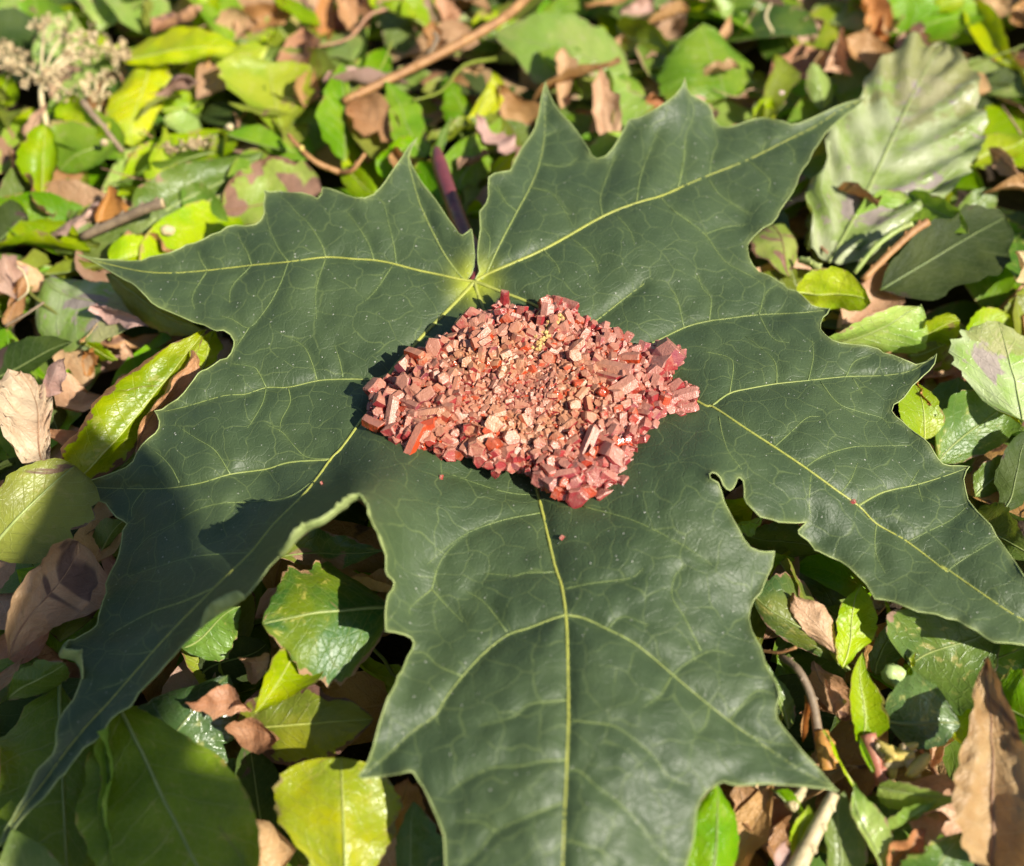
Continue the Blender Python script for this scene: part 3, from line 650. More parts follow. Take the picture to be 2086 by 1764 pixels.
df = b.math('ADD', df, b.math('MULTIPLY', b.math('SUBTRACT', rnd, 0.5), -0.35))
cen = b.n('ShaderNodeVectorMath', operation='SUBTRACT', i_0=pos); cen.inputs[1].default_value = tuple(PZ(930, 600, LZ + 6))
rel = b.n('ShaderNodeSeparateXYZ', i_0=cen.outputs[0])
rr2 = b.math('SQRT', b.math('ADD', b.math('POWER', b.math('ABSOLUTE', rel.outputs[0]), 2.0), b.math('POWER', b.math('ABSOLUTE', b.math('MULTIPLY', rel.outputs[1], 1.35)), 2.0)))
clean = b.ramp(b.math('ADD', rr2, b.math('MULTIPLY', b.math('SUBTRACT', n0, 0.5), 0.012)), 0.012, 0.031)
df = b.math('SUBTRACT', df, b.math('MULTIPLY', clean, 0.24))
df = b.ramp(df, 0.12, 0.82)
dustc = b.mix(clean, dustc, (0.41, 0.175, 0.12))
df = b.math('MULTIPLY', df, b.math('ADD', 0.74, b.math('MULTIPLY', n2, 0.26)), clamp=True)
fresh = b.ramp(rnd, 0.96, 0.97)
df = b.math('MULTIPLY', df, b.math('SUBTRACT', 1.0, b.math('MULTIPLY', fresh, 0.85)))
c = b.mix(df, red, dustc)
rg = b.math('ADD', 0.12, b.math('MULTIPLY', df, 0.36))
nrm = b.bump(b.math('ADD', n1, b.math('MULTIPLY', n2, 0.5)), 0.00026, 0.8)
M_CRYS = b.done(b.bsdf(c, rg, nrm, 0.75))
b = NB('crystal_matrix_earth')
pos = b.n('ShaderNodeNewGeometry').outputs['Position']
n1 = b.noise(pos, 500, 5, 0.65); n0 = b.noise(pos, 110, 3, 0.5)
c = b.mix(n1, (0.42, 0.21, 0.12), (0.20, 0.075, 0.05))
c = b.mix(b.ramp(n0, 0.5, 0.62), c, (0.50, 0.28, 0.13))
M_MATRIX = b.done(b.bsdf(c, 0.75, b.bump(n1, 0.0009, 0.9), 0.3))
M_OCHRE = plain('ochre_crust', (0.62, 0.44, 0.17), (0.50, 0.30, 0.10), 0.7, 900, 0.3, 0.0006)

clu = link('crystal_cluster', None)
corg = PZ(1030, 700, LZ)
clu.location = corg
tag(clu, 'dusty red and salmon cluster of hexagonal mineral crystals resting on the maple leaf', 'mineral')
# matrix: lumpy plate under the crystals
mp = [tuple(CC + (p - CC) * 0.93) for p in cp]
md_ = []
for i in range(len(mp)):
    a, b_ = mp[i], mp[(i + 1) % len(mp)]
    k = max(1, round(math.dist(a, b_) / 26))
    for j in range(k): md_.append((a[0] + (b_[0] - a[0]) * j / k, a[1] + (b_[1] - a[1]) * j / k))
in_m = inside(md_)
gx, gy = np.meshgrid(np.arange(150, 1950, 22), np.arange(80, 1240, 22))
G = np.c_[gx.ravel(), gy.ravel()] + rng.uniform(-5, 5, (gx.size, 2))
G = [tuple(g) for g in G[in_m(G)]]
r_ = geometry.delaunay_2d_cdt([Vector(p) for p in md_ + G], [], [list(range(len(md_)))], 1, 1e-4)
mv = []
for v in r_[0]:
    mv.append(PZ(v.x, v.y, cl_top(v.x, v.y) - 1.2) - corg)
mf = [tuple(f) for f in r_[2]]
kdm = kdtree.KDTree(len(r_[0]))
for i, p in enumerate(r_[0]): kdm.insert((p[0], p[1], 0), i)
kdm.balance()
ring = [kdm.find((p[0], p[1], 0))[1] for p in md_]
k0 = len(mv)
for p in md_:
    q = CC + (np.array(p) - CC) * 0.97
    top = mv[kdm.find((p[0], p[1], 0))[1]]
    inn = PZ(*q, LZ - 0.5) - corg
    mv.append(Vector((top.x * 0.97, top.y * 0.97, inn.z)))
m = len(ring)
for i in range(m):
    mf.append((ring[i], ring[(i + 1) % m], k0 + (i + 1) % m, k0 + i))
bm = bmesh.new()
me = mesh('matrix', mv, mf)
bm.from_mesh(me); bmesh.ops.recalc_face_normals(bm, faces=bm.faces); bm.to_mesh(me); bm.free()
link('matrix', me, M_MATRIX, clu)

def crystal_geo(seed, barrel=0.05, hollow=False):
    r = random.Random(seed)
    an = [2 * PI * k / 6 + r.uniform(-0.08, 0.08) for k in range(6)]
    sq = r.uniform(.72, 1.0); rr = [r.uniform(0.80, 1.12) * (sq if k % 3 == seed % 3 else 1) for k in range(6)]
    vs, fs = [], []
    bv = r.uniform(.84, .95); prof = [(-1.0, 0.9), (-0.1, 1.0 + barrel), (bv, 0.98), (1.0, 0.98 - (1 - bv) * 1.3)]
    if hollow: prof = [(-1.0, 0.86), (-0.1, 1.0 + barrel), (0.92, 1.0), (1.0, 0.88), (0.55, 0.52)]
    tx, ty = r.uniform(-0.2, 0.2), r.uniform(-0.2, 0.2)
    for z, s in prof:
        for k in range(6):
            x, y = math.cos(an[k]) * rr[k] * s, math.sin(an[k]) * rr[k] * s
            vs.append(Vector((x + r.uniform(-.05, .05), y + r.uniform(-.05, .05), z + (tx * x + ty * y + r.uniform(-.07, .05) if z > 0.5 else 0))))
    for i in range(len(prof) - 1):
        for k in range(6):
            fs.append((i * 6 + k, i * 6 + (k + 1) % 6, i * 6 + 6 + (k + 1) % 6, i * 6 + 6 + k))
    fs.append(tuple(range(5, -1, -1))); fs.append(tuple((len(prof) - 1) * 6 + k for k in range(6)))
    return vs, fs
CV = [crystal_geo(i, random.uniform(-0.04, 0.12), i % 9 == 3) for i in range(26)]
CM = []
for v, f in CV:
    me = mesh('crystal', v, f, smooth=False); me.materials.append(M_CRYS); CM.append(me)
U = 0.0000346 * 1.02      # metres per survey unit at the cluster
def axis_q(ang, tilt, spin):
    a = math.radians(ang); t = math.radians(tilt)
    d = Vector((math.cos(a) * math.sin(t), math.sin(a) * math.sin(t), math.cos(t)))
    return d.to_track_quat('Z', 'Y') @ Matrix.Rotation(spin, 3, 'Z').to_quaternion(), d
BIG = [ # x, y, across, long, heading, lean from upright
 (898,125,60,125,80,20),(862,178,52,85,130,25),(1120,150,90,90,-60,30),(1180,135,70,80,60,35),(1255,158,62,115,-40,75),(735,212,80,120,160,60),(680,258,90,100,150,45),(815,215,55,75,-20,70),(880,235,60,70,-90,35),(650,290,70,80,150,60),
 (525,385,135,110,-100,38),(622,338,78,80,120,20),(435,432,78,140,-40,72),(368,485,105,110,150,45),(452,522,92,100,-110,30),(285,560,75,90,140,55),(212,605,118,110,160,45),(370,572,100,110,-120,30),(582,550,78,160,-95,40),(640,585,48,130,65,55),(482,640,125,110,-100,35),
 (250,672,100,110,170,60),(300,715,80,170,75,60),(402,690,62,120,-40,70),(512,728,75,140,5,78),(215,790,85,140,-45,75),(350,840,75,80,180,50),(435,865,88,185,70,68),(545,912,66,130,-95,60),(635,842,62,70,-70,40),(612,945,92,90,-80,60),(570,835,60,70,-140,45),
 (722,820,98,140,-95,40),(750,915,105,140,-95,58),(845,900,98,110,-110,45),(928,868,98,100,-60,35),(845,800,110,105,-100,30),(1135,440,78,80,-90,40),(1272,432,88,90,-60,35),(1300,372,70,90,30,60),(1350,378,58,75,-90,25),(1455,358,80,150,65,65),(1400,440,60,80,160,50),
 (1505,490,95,215,-28,78),(1455,535,68,160,-30,76),(1525,600,110,190,20,74),(1580,445,80,120,-10,70),(1645,390,85,100,60,45),(1700,520,95,115,30,60),(1785,415,185,130,30,48),(1735,475,115,140,-30,60),(1868,640,90,160,15,75),(1868,712,72,135,4,80),(1838,752,75,80,-60,65),
 (1692,800,78,85,-20,45),(1815,600,100,110,30,60),(1272,690,92,130,-70,40),(1350,762,92,100,-50,35),(1262,842,62,110,-80,40),(1088,900,82,80,-90,30),(1160,908,60,90,-60,45),(1150,990,72,75,-70,35),(1480,960,160,170,-60,50),(1352,895,85,210,70,65),(1652,1052,95,130,-40,58),
 (1222,1062,82,140,5,75),(1102,1085,100,100,-120,58),(1182,1150,80,90,-100,65),(1290,1180,125,110,-95,58),(1440,1175,120,110,-80,62),(1530,1120,105,110,-50,60),(1392,1070,130,120,-80,45),(1575,1010,95,100,-60,50),(860,1042,66,110,-110,65),(780,980,88,100,-100,60),(498,978,56,80,-110,70),
 (700,465,68,75,-90,35),(782,402,48,85,80,45),(842,412,78,75,-70,35),(902,350,68,70,-90,35),(975,340,78,80,50,30),(962,282,105,95,-90,35),(1032,232,58,130,80,25),(1090,252,60,115,75,25),(1420,620,70,80,-70,45),(1600,540,70,80,-30,45),(1640,640,60,80,-20,50),(1500,710,65,75,-60,40),(1480,790,80,110,-110,50),(1580,760,60,80,-60,50),(1720,690,60,70,-20,55),(1690,900,70,80,-30,60),(1640,930,60,80,-50,55),(1560,870,65,70,-60,45),
 (390,930,70,80,-120,70),(320,880,85,90,-130,68),(660,950,60,70,-100,60),(960,1010,60,70,-90,55),(1030,1040,60,70,-90,60),(1350,1150,80,80,-90,60),(1590,1060,70,80,-60,60),(1660,980,55,70,-40,55),(1200,330,60,70,-80,35),(1370,270,65,70,40,40),(1470,300,55,70,60,50),(1560,330,60,80,40,50)]
done = []
n_parts = 0
def put_crystal(x, y, across, long_, ang, tilt, z=None):
    global n_parts
    q, d = axis_q(ang, tilt, random.uniform(0, PI))
    zt = (cl_top(x, y) if z is None else z)
    R = across * U * 0.5; H = long_ * U * 0.5
    o = link('crystal', CM[random.randrange(len(CM))], None, clu)
    o.location = PZ(x, y, zt) - corg - d * H * (0.35 if across < 60 else 0.16)
    o.rotation_mode = 'QUATERNION'; o.rotation_quaternion = q
    o.scale = (R, R * random.uniform(0.85, 1.1), H)
    n_parts += 1
for x, y, ac, lo, an, ti in BIG:
    put_crystal(x, y, ac * 1.0, lo * 0.98, an + random.uniform(-8, 8), ti); done.append((x, y, max(ac, 0.6 * lo) * 0.5))
# the many smaller crystals: finer towards the hollow in the middle
rr = random.Random(11)
cand = []
tries = 0
while tries < 17000:
    tries += 1
    x, y = rr.uniform(150, 1950), rr.uniform(80, 1240)
    if not in_cl([(x, y)])[0]: continue
    r = math.hypot((x - 1020) / 760, (y - 620) / 470)
    s = (36 + 30 * min(1, r) ** 1.3) * rr.uniform(0.65, 1.35) * (1.0 if tries < 5000 else 0.66)
    dd = seg_dist(np.array((x, y)))
    if dd < s * 0.35: continue
    if any((x - a) ** 2 + (y - b_) ** 2 < (0.26 * s + 0.46 * c_) ** 2 for a, b_, c_ in done): continue
    done.append((x, y, s * 0.5)); cand.append((x, y, s, dd))
cand.sort(key=lambda c: -c[2])
sv, sf, sr = [], [], []
for i, (x, y, s, dd) in enumerate(cand):
    out_an = math.degrees(math.atan2(-(y - 640), (x - 1030)))
    ang = out_an + rr.uniform(-70, 70) if dd < 120 else rr.uniform(0, 360)
    tilt = rr.uniform(30, 90)
    lo = s * rr.uniform(0.85, 1.4)
    if n_parts < 296:
        put_crystal(x, y, s, lo, ang, tilt)
    else:
        q, d = axis_q(ang, tilt, rr.uniform(0, 3)); v, f = CV[rr.randrange(26)]
        c0 = PZ(x, y, cl_top(x, y) - 0.35) - corg - d * lo * U * 0.15
        k = len(sv); rv_ = rr.random()
        for p_ in v:
            sv.append(c0 + q @ Vector((p_.x * s * U * 0.5, p_.y * s * U * 0.5, p_.z * lo * U * 0.5))); sr.append(rv_)
        sf += [tuple(j + k for j in ff) for ff in f]
print('crystals', n_parts, len(cand))
# crumbs of crystal filling the gaps
for i in range(2600):
    x, y = rr.uniform(160, 1940), rr.uniform(90, 1230)
    if not in_cl([(x, y)])[0] or seg_dist(np.array((x, y))) < 22: continue
    q, d = axis_q(rr.uniform(0, 360), rr.uniform(0, 90), 0); v, f = CV[rr.randrange(26)]
    s = rr.uniform(10, 26); c0 = PZ(x, y, cl_top(x, y) - 0.7 + rr.uniform(-0.2, 0.15)) - corg
    k = len(sv); rv_ = rr.random() * 0.7
    for p_ in v:
        sv.append(c0 + q @ Vector((p_.x * s * U * 0.5, p_.y * s * U * 0.5, p_.z * s * U * rr.uniform(0.5, 0.7)))); sr.append(rv_)
    sf += [tuple(j + k for j in ff) for ff in f]
me = mesh('small_crystals', sv, sf, smooth=False); fattr(me, 'rnd', sr)
tag(link('small_crystals', me, M_CRYS, clu), kind='stuff')
# ochre crust along the upper fold
ov, of = [], []
ics = bmesh.new(); bmesh.ops.create_icosphere(ics, subdivisions=1, radius=1.0)
IV = [v.co.copy() for v in ics.verts]; IF = [tuple(v.index for v in f.verts) for f in ics.faces]; ics.free()
for i in range(70):
    t = rr.random(); x = 1195 - 130 * t + rr.gauss(0, 14); y = 225 + 150 * t + rr.gauss(0, 12)
    s = rr.uniform(7, 15) * U; c0 = PZ(x, y, cl_top(x, y) + 0.25 + rr.uniform(-0.3, 0.3)) - corg
    k = len(ov); ov += [c0 + Vector((v.x * s * rr.uniform(.7, 1.3), v.y * s * rr.uniform(.7, 1.3), v.z * s)) for v in IV]; of += [tuple(j + k for j in f) for f in IF]
link('ochre_crust', mesh('ochre_crust', ov, of, False), M_OCHRE, clu)
# loose crumbs that fell onto the leaf
for i, (x, y, s) in enumerate([(1737,1022,11),(1145,1095,9),(898,972,9),(655,985,8)]):
    o = link('crystal_crumb', CM[i], None); o.location = at(x, y, leaf_z(x, y) + 0.25); q, d = axis_q(40 * i, 60, i); o.rotation_mode = 'QUATERNION'; o.rotation_quaternion = q
    o.scale = (s * MMPX * 0.5,) * 3
    tag(o, ['tiny red crystal crumb on the vein of the long sunlit side lobe', 'tiny salmon crumb beside the central vein near the cluster', 'tiny pale crumb beside the shaded edge of the leaf', 'tiny pale crumb near the vein of the shaded lobe'][i], 'crumb', 'crumbs on the maple leaf')
# ================================================================== ground
gv = [(-60, -60, 0), (60, -60, 0), (60, 60, 0), (-60, 60, 0)]
tag(link('ground', mesh('ground', gv, [(0, 1, 2, 3)], False), M_SOIL), kind='structure')

# ================================================================== leaves
PROF = {
 'ov': lambda t: math.sin(PI * t ** 0.72) ** 0.85,
 'el': lambda t: math.sin(PI * t) ** 0.75,
 'lan': lambda t: math.sin(PI * t ** 0.85) ** 1.15,
 'ob': lambda t: math.sin(PI * (1 - (1 - t) ** 0.72)) ** 0.85,
 'rd': lambda t: math.sin(PI * t) ** 0.5,
 'cut': lambda t: (0.45 + 0.55 * math.sin(PI * min(1, t * 1.1) ** 0.8)) * (1 if t < 0.9 else max(0, (1 - t) / 0.1) ** 0.5),
 'tri': lambda t: max(0.0, min(1, t / 0.12)) * (1 - t * 0.93) * 1.5,
 'strip': lambda t: (1 - abs(2 * t - 1) ** 6) * (0.85 + 0.15 * math.sin(7 * t)),
}
PMAX = {k: max(f(i / 200) for i in range(201)) for k, f in PROF.items()}
def leaf_grid(B, T, L, R, prof, rs, bend=0.0, roll=0.0, wave=0.5, ser=0.0, teeth=16, torn=0.0, sag=0.0, twist=None, nt=24, nu=12, quilt=0.10, crumple=0.0, nv=9):
    """surface points of a leaf: midrib from B to T, widest reach L and R, curled by roll"""
    mid = (B + T) / 2
    ax = (T - B)
    n = ax.cross(L - R)
    n = n.normalized() if n.length > 1e-12 else Vector((0, 0, 1))
    if n.dot(CAM_L - mid) < 0: n = -n
    f = PROF[prof]; mx = PMAX[prof]
    M0 = mid + n * bend
    seed = rs.uniform(0, 90)
    bow = (L - R).normalized() * (rs.uniform(-.12, .12) * ax.length)
    if twist == 0: bow = bow * 0.15
    wave *= 2.0
    if roll == 0.0: roll = rs.choice([.35, .6, .8, -.4, -.6])
    tw = rs.uniform(-.6, .6) if twist is None else twist
    em = rs.uniform(.05, .15)
    vs, uv = [], []
    size = (L - R).length
    a = max(0.001, abs(roll)); sg = 1 if roll >= 0 else -1
    den = math.sin(min(a, PI / 2))
    for i in range(nt + 1):
        t = i / nt
        m = B * (1 - t) ** 2 + (mid + n * bend * 2) * 2 * t * (1 - t) + T * t * t + bow * (4 * t * (1 - t)) * (0.5 - t) * 2
        w_ = max(0.0, f(t) / mx)
        for j in range(-nu // 2, nu // 2 + 1):
            u = 2 * j / nu
            au = abs(u)
            side = (L - mid) if u > 0 else (R - mid)
            ww = w_
            if au > 0.99:
                if ser: ww *= 1 + ser * (((t * teeth) % 1.0) - 0.6)
            if au > 0.7: ww *= 1 + em * (noise.noise((t * 9 + seed, u, seed)) + .6 * noise.noise((t * 26, u, seed)))
            if torn:
                ww *= 1 - torn * au * max(0, noise.noise((t * 5 + seed, u * 1.3, seed)) * 1.6 + 0.1 * noise.noise((t * 23, u, seed)))
            lat = math.sin(a * au) / den
            p = m + side * (ww * lat)
            p = p + n * (sg * (1 - math.cos(a * au)) / a * side.length * ww)
            p = p + n * (tw * (t - .5) * u * side.length * ww)
            p = p - n * (sag * 4 * au * (1 - au) * ww)
            wv = noise.noise((p.x * 70 + seed, p.y * 70, p.z * 70)) * 0.9 + noise.noise((p.x * 190, p.y * 190 + seed, 2)) * 0.45
            p = p + n * (wave * 0.001 * wv * (0.35 + 1.0 * au * au))
            if crumple:
                k_ = noise.noise((p.x * 120 + seed, p.y * 120, p.z * 120)); k2 = noise.noise((p.x * 260, p.y * 260 + seed, p.z * 260))
                p = p + n * (crumple * .001 * ((1 - 2.4 * abs(k_)) * 1.3 + (1 - 2.4 * abs(k2)) * .6) * (.4 + .6 * au))
            if quilt: p = p + n * (quilt * 0.001 * math.sin(2 * PI * (t * nv - au * nv * 0.22)) * au * (1 - 0.4 * au) * 2)
            vs.append(p); uv.append((t, u * 0.5 + 0.5))
    w2 = 2 * (nu // 2) + 1
    fs = [(i * w2 + j, i * w2 + j + 1, (i + 1) * w2 + j + 1, (i + 1) * w2 + j) for i in range(nt) for j in range(w2 - 1)]
    return vs, fs, uv, w2, n
def set_uv(me, uv, suv):
    idx = np.empty(len(me.loops), dtype=np.int32); me.loops.foreach_get('vertex_index', idx)
    for nm, q in (('UVMap', uv), ('SizeMap', suv)):
        l = me.uv_layers.new(name=nm)
        l.data.foreach_set('uv', np.asarray(q, dtype=np.float32)[idx].ravel())
def size_uv(uv, B, T, L, R, rs):
    a, b_ = (T - B).length, (L - R).length; o1, o2 = rs.uniform(0, 9), rs.uniform(0, 9)
    return [(o1 + t * a, o2 + u * b_) for t, u in uv]
N_LEAF = 0
def leaf(name, mk, prof, c, B, T, L, R, label, cat='leaf', rib=0.00032, stalk=None, **kw):
    """one fallen leaf: blade and midrib (and stalk) under an empty at its base; heights in millimetres"""
    global N_LEAF
    rs = random.Random(1000 + N_LEAF); N_LEAF += 1
    if name == 'dry_leaf':
        kw.setdefault('crumple', 1.6); kw.setdefault('torn', .35)
    else:
        kw.setdefault('crumple', rs.uniform(.25, .95)); kw.setdefault('ser', rs.choice([0, 0, .05, .08])); kw.setdefault('torn', rs.choice([0, .12, .2, .3]))
    rib *= .62
    b3, t3, l3, r3 = (P(c, *q) for q in (B, T, L, R))
    vs, fs, uv, w2, n = leaf_grid(b3, t3, l3, r3, prof, rs, **kw)
    root = tag(link(name, None), label, cat); root.location = b3
    me = mesh(name + '_blade', [v - b3 for v in vs], fs); set_uv(me, uv, size_uv(uv, b3, t3, l3, r3, rs)); fattr(me, 'rnd', [rs.random()] * len(vs))
    link('blade', me, LM[mk], root)
    if rib:
        h = w2 // 2
        pts = [vs[i * w2 + h] - b3 + n * rib * 0.2 for i in range(0, len(vs) // w2)]
        m = len(pts)
        g, f_ = tube(pts, [rib * (1.1 - 0.85 * i / m) for i in range(m)], 5, up=n)
        link('midrib', mesh('midrib', g, f_), RIB[mk], root)
    if stalk:
        q = [Vector((0, 0, 0))] + [P(c, *s) - b3 for s in stalk]
        q = [Vector(v) for v in smooth_line(q, 5)]
        g, f_ = tube(q, [0.0005] * len(q), 6)
        link('stalk', mesh('stalk', g, f_), RIB[mk], root)
    return root
# ---- far left
leaf('fallen_leaf','yellow','ov','A',(715,370,22),(1418,285,26),(1050,150,26),(1085,402,23),'bright yellow green pointed leaf lying across above a hanging yellow leaf',bend=.002,sag=.001)
leaf('fallen_leaf','yellow','rd','A',(860,375,21),(775,865,15),(632,610,19),(990,570,17),'broad yellow leaf hanging below the pointed yellow green leaf',bend=.002)
leaf('fallen_leaf','lime','ob','A',(1640,800,17),(1590,375,23),(1285,520,22),(1880,520,19),'light green wedge shaped leaf with scorched upper rim beside the folded oval leaf',bend=-.001,torn=.25)
leaf('fallen_leaf','bright','ov','A',(2018,945,16),(2005,365,26),(1815,650,24),(2040,650,16),'smooth oval green leaf folded along its midrib behind the maple leaf',roll=.35)
leaf('fallen_leaf','bright','rd','A',(660,830,20),(360,1010,16),(395,770,18),(640,1020,15),'rounded bright green leaf with pale centre vein near the dried flower head',bend=.002)
leaf('fallen_leaf','lime','el','A',(250,1150,18),(262,735,26),(110,950,23),(362,930,22),'small cupped lime leaf holding yellow bits',roll=.9,sag=.001)
leaf('fallen_leaf','mid','lan','A',(1300,880,17),(640,1070,18),(930,890,22),(1000,1010,12),'long dull green leaf folded lengthwise above the dark broad leaf',roll=.5)
leaf('fallen_leaf','mid','ov','A',(835,1360,16),(1540,895,20),(1000,990,22),(1290,1240,13),'long dark green leaf with beige midrib beside the broken twig',bend=.001,rib=.0005,sag=.0012,nv=12)
leaf('dry_leaf','orange','tri','A',(575,1315,19),(640,1095,24),(600,1200,22),(850,1210,21),'folded orange brown leaf scrap beside the broken twig','dry leaf',rib=0,torn=.3)
leaf('dry_leaf','pink','strip','A',(260,1370,18),(590,1160,22),(400,1220,24),(440,1330,16),'pinkish dry leaf strip below the cupped lime leaf','dry leaf',rib=0,roll=1.0)
leaf('fallen_leaf','patchy','rd','A',(1300,1240,16),(1900,1120,20),(1600,950,23),(1580,1330,14),'pale green leaf with big brown patches behind the maple lobe by the broken twig',wave=1.0)
leaf('fallen_leaf','lime','rd','A',(635,1530,20),(905,1460,18),(740,1370,22),(800,1545,16),'small shiny lime leaf above the tip of the maple lobe by the broken twig',bend=.002)
leaf('dry_leaf','brown','lan','A',(765,1330,20),(1060,1475,18),(930,1360,22),(880,1430,15),'narrow rolled brown leaf beside the shiny lime leaf','dry leaf',roll=1.2)
leaf('fallen_leaf','pale','ob','A',(590,200,15),(700,-80,20),(460,40,18),(920,60,17),'broad pale green leaf behind the pointed yellow green leaf',bend=.002)
leaf('fallen_leaf','bright','ov','A',(310,420,12),(190,-60,20),(100,200,14),(470,140,20),'upright green leaf half in shade behind the dried flower head',roll=.5)
leaf('fallen_leaf','pale','ov','A',(-40,260,14),(60,-80,20),(-120,60,18),(150,80,18),'pale leaf beyond the upright half shaded leaf and dried flower head')
leaf('fallen_leaf','lime','strip','A',(1190,230,12),(1240,-60,20),(1130,60,17),(1330,90,16),'narrow lime leaf standing upright between brown dry leaves and a dark shaded leaf')
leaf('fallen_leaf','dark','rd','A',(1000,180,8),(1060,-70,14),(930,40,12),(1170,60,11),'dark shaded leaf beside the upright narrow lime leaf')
leaf('fallen_leaf','lime','ov','A',(950,650,15),(1195,620,14),(1060,505,19),(1090,690,12),'lime leaf tucked behind the broad hanging yellow leaf',roll=.7)
leaf('fallen_leaf','bright','lan','A',(1330,785,20),(1740,895,18),(1560,745,21),(1580,850,17),'slender light green leaf lying below the wedge shaped leaf',bend=.0015)
leaf('fallen_leaf','pale','ov','A',(1890,370,14),(1480,345,17),(1670,270,20),(1720,450,13),'pale pointed leaf behind the wedge shaped light green leaf',bend=.001)
leaf('dry_leaf','tan','ov','A',(1260,200,14),(1530,140,18),(1400,60,20),(1400,290,13),'curled tan dry leaf beside the narrow upright lime leaf','dry leaf',roll=1.0,wave=1.2)
leaf('dry_leaf','brown','ov','A',(1380,180,14),(1720,20,18),(1500,20,20),(1640,160,14),'blurred brown dry leaf behind the curled tan one','dry leaf',roll=.8,wave=1.2)
leaf('dry_leaf','brown','rd','A',(1960,160,14),(2200,60,20),(2060,-40,20),(2110,190,13),'crumpled brown leaf behind the long twig','dry leaf',roll=.9,wave=1.4)
leaf('dry_leaf','orange','strip','A',(1840,330,12),(1930,-40,20),(1830,120,16),(1980,150,15),'orange brown rolled leaf hanging by the crumpled brown leaf','dry leaf',roll=1.2)
leaf('fallen_leaf','dark','rd','A',(-30,1420,16),(165,1260,20),(20,1190,22),(120,1430,14),'rounded blue green shaded leaf beside the greyish torn leaf')
leaf('dry_leaf','pink','ov','A',(120,1780,14),(20,1490,20),(-60,1640,20),(140,1560,18),'greyish torn dry leaf with dark holes by the leaf edge','dry leaf',torn=.6,roll=.6,wave=1.2)
leaf('fallen_leaf','olive','el','A',(245,1400,16),(600,1420,18),(420,1340,20),(420,1490,13),'olive leaf above the tip of the maple lobe by the broken twig',roll=.5)
leaf('fallen_leaf','olive','lan','A',(250,1600,15),(640,1560,18),(420,1490,18),(440,1610,12),'yellowish leaf edge under the tip of the maple lobe by the broken twig')
leaf('fallen_leaf','mid','ov','A',(590,1640,12),(420,1180,17),(430,1420,17),(640,1380,12),'green leaf in the shade below the pinkish strip')
leaf('fallen_leaf','lime','el','A',(0,640,12),(60,420,20),(-40,520,18),(110,560,16),'small lime leaf beside the smaller dried flower cluster')
leaf('fallen_leaf','mid','el','A',(0,830,10),(230,640,16),(60,680,16),(170,800,10),'green leaf below the dried flower stalk')
leaf('dry_leaf','brown','strip','A',(300,1290,16),(40,900,20),(110,1130,22),(200,1060,16),'brown shredded dry leaf running down beside the cupped lime leaf','dry leaf',torn=.5,wave=1.4,roll=.6)
leaf('fallen_leaf','bright','lan','A',(350,1230,14),(390,1040,18),(330,1130,17),(430,1150,15),'small upright green leaf under the rounded bright green leaf')
leaf('fallen_leaf','mid','ov','A',(1480,340,12),(1400,220,18),(1400,300,15),(1530,260,15),'small green leaf tip beside the curled tan dry leaf')
leaf('fallen_leaf','mid','el','A',(960,500,10),(1200,440,13),(1060,400,14),(1100,560,9),'shaded green leaf under the pointed yellow green leaf')
leaf('fallen_leaf','pale','el','A',(1200,850,12),(960,700,16),(1040,790,13),(1130,700,14),'greyish green leaf below the tucked lime leaf')
leaf('fallen_leaf','bright','el','A',(1690,960,14),(1480,980,16),(1580,930,17),(1590,1010,12),'bright green sliver beside the patchy leaf')
# ---- far middle
leaf('fallen_leaf','pale','ov','B',(1730,440,18),(925,205,20),(1330,70,24),(1240,530,16),'large pale waxy leaf with a beige stain and toothed edge behind the maple tips',ser=.12,teeth=14,bend=.002,wave=.8,twist=0)
leaf('fallen_leaf','bright','rd','C',(320,590,18),(180,165,26),(-70,480,22),(515,350,20),'bright green crinkled leaf with toothed rim between two maple tips',ser=.1,teeth=12,wave=1.4,sag=-.001,twist=0)
leaf('dry_leaf','tan','ov','B',(1590,900,17),(1535,395,26),(1470,560,24),(1650,660,21),'crinkled tan half of a dying leaf beside its green half','dry leaf',wave=1.6)
leaf('fallen_leaf','pale','ov','B',(1620,905,16),(1570,420,24),(1600,600,22),(1790,650,17),'pale green half of a dying leaf beside its crinkled tan half',bend=.001)
leaf('fallen_leaf','bright','ov','B',(520,930,18),(285,475,26),(315,740,23),(520,660,20),'green leaf with a torn curly edge beside the maple stalk',torn=.4,wave=.9)
leaf('fallen_leaf','mid','lan','B',(562,965,20),(670,675,28),(530,840,24),(645,800,23),'narrow upright green leaf at the end of the red maple stalk',roll=.6)
leaf('fallen_leaf','bright','ov','B',(830,860,14),(640,460,20),(580,650,18),(840,600,15),'green leaf behind the red maple stalk',bend=.001)
leaf('fallen_leaf','yellow','lan','B',(800,810,17),(905,425,25),(775,660,20),(960,600,19),'narrow yellow green leaf beside a brown curled leaf',roll=.4)
leaf('fallen_leaf','bright','ov','B',(700,1130,17),(960,690,20),(640,880,20),(880,1010,13),'large bright green leaf standing behind the gap of the maple leaf',bend=.001)
leaf('dry_leaf','brown','ov','B',(1000,840,13),(930,510,22),(960,700,18),(1200,680,16),'brown leaf curled into a cup behind the maple leaf','dry leaf',roll=1.0,wave=1.0)
leaf('dry_leaf','pink','lan','B',(1000,950,18),(810,690,22),(840,840,20),(990,830,18),'pinkish beige leaf margin beside the large bright green leaf','dry leaf',rib=0,roll=.8)
leaf('dry_leaf','tan','ov','B',(630,500,14),(850,360,19),(740,330,20),(720,480,12),'small tan curled leaf below the long twig','dry leaf',roll=1.1)
leaf('fallen_leaf','lime','ov','B',(535,175,18),(260,10,24),(470,-30,23),(380,110,18),'lime leaf arching behind the long twig',bend=.002)
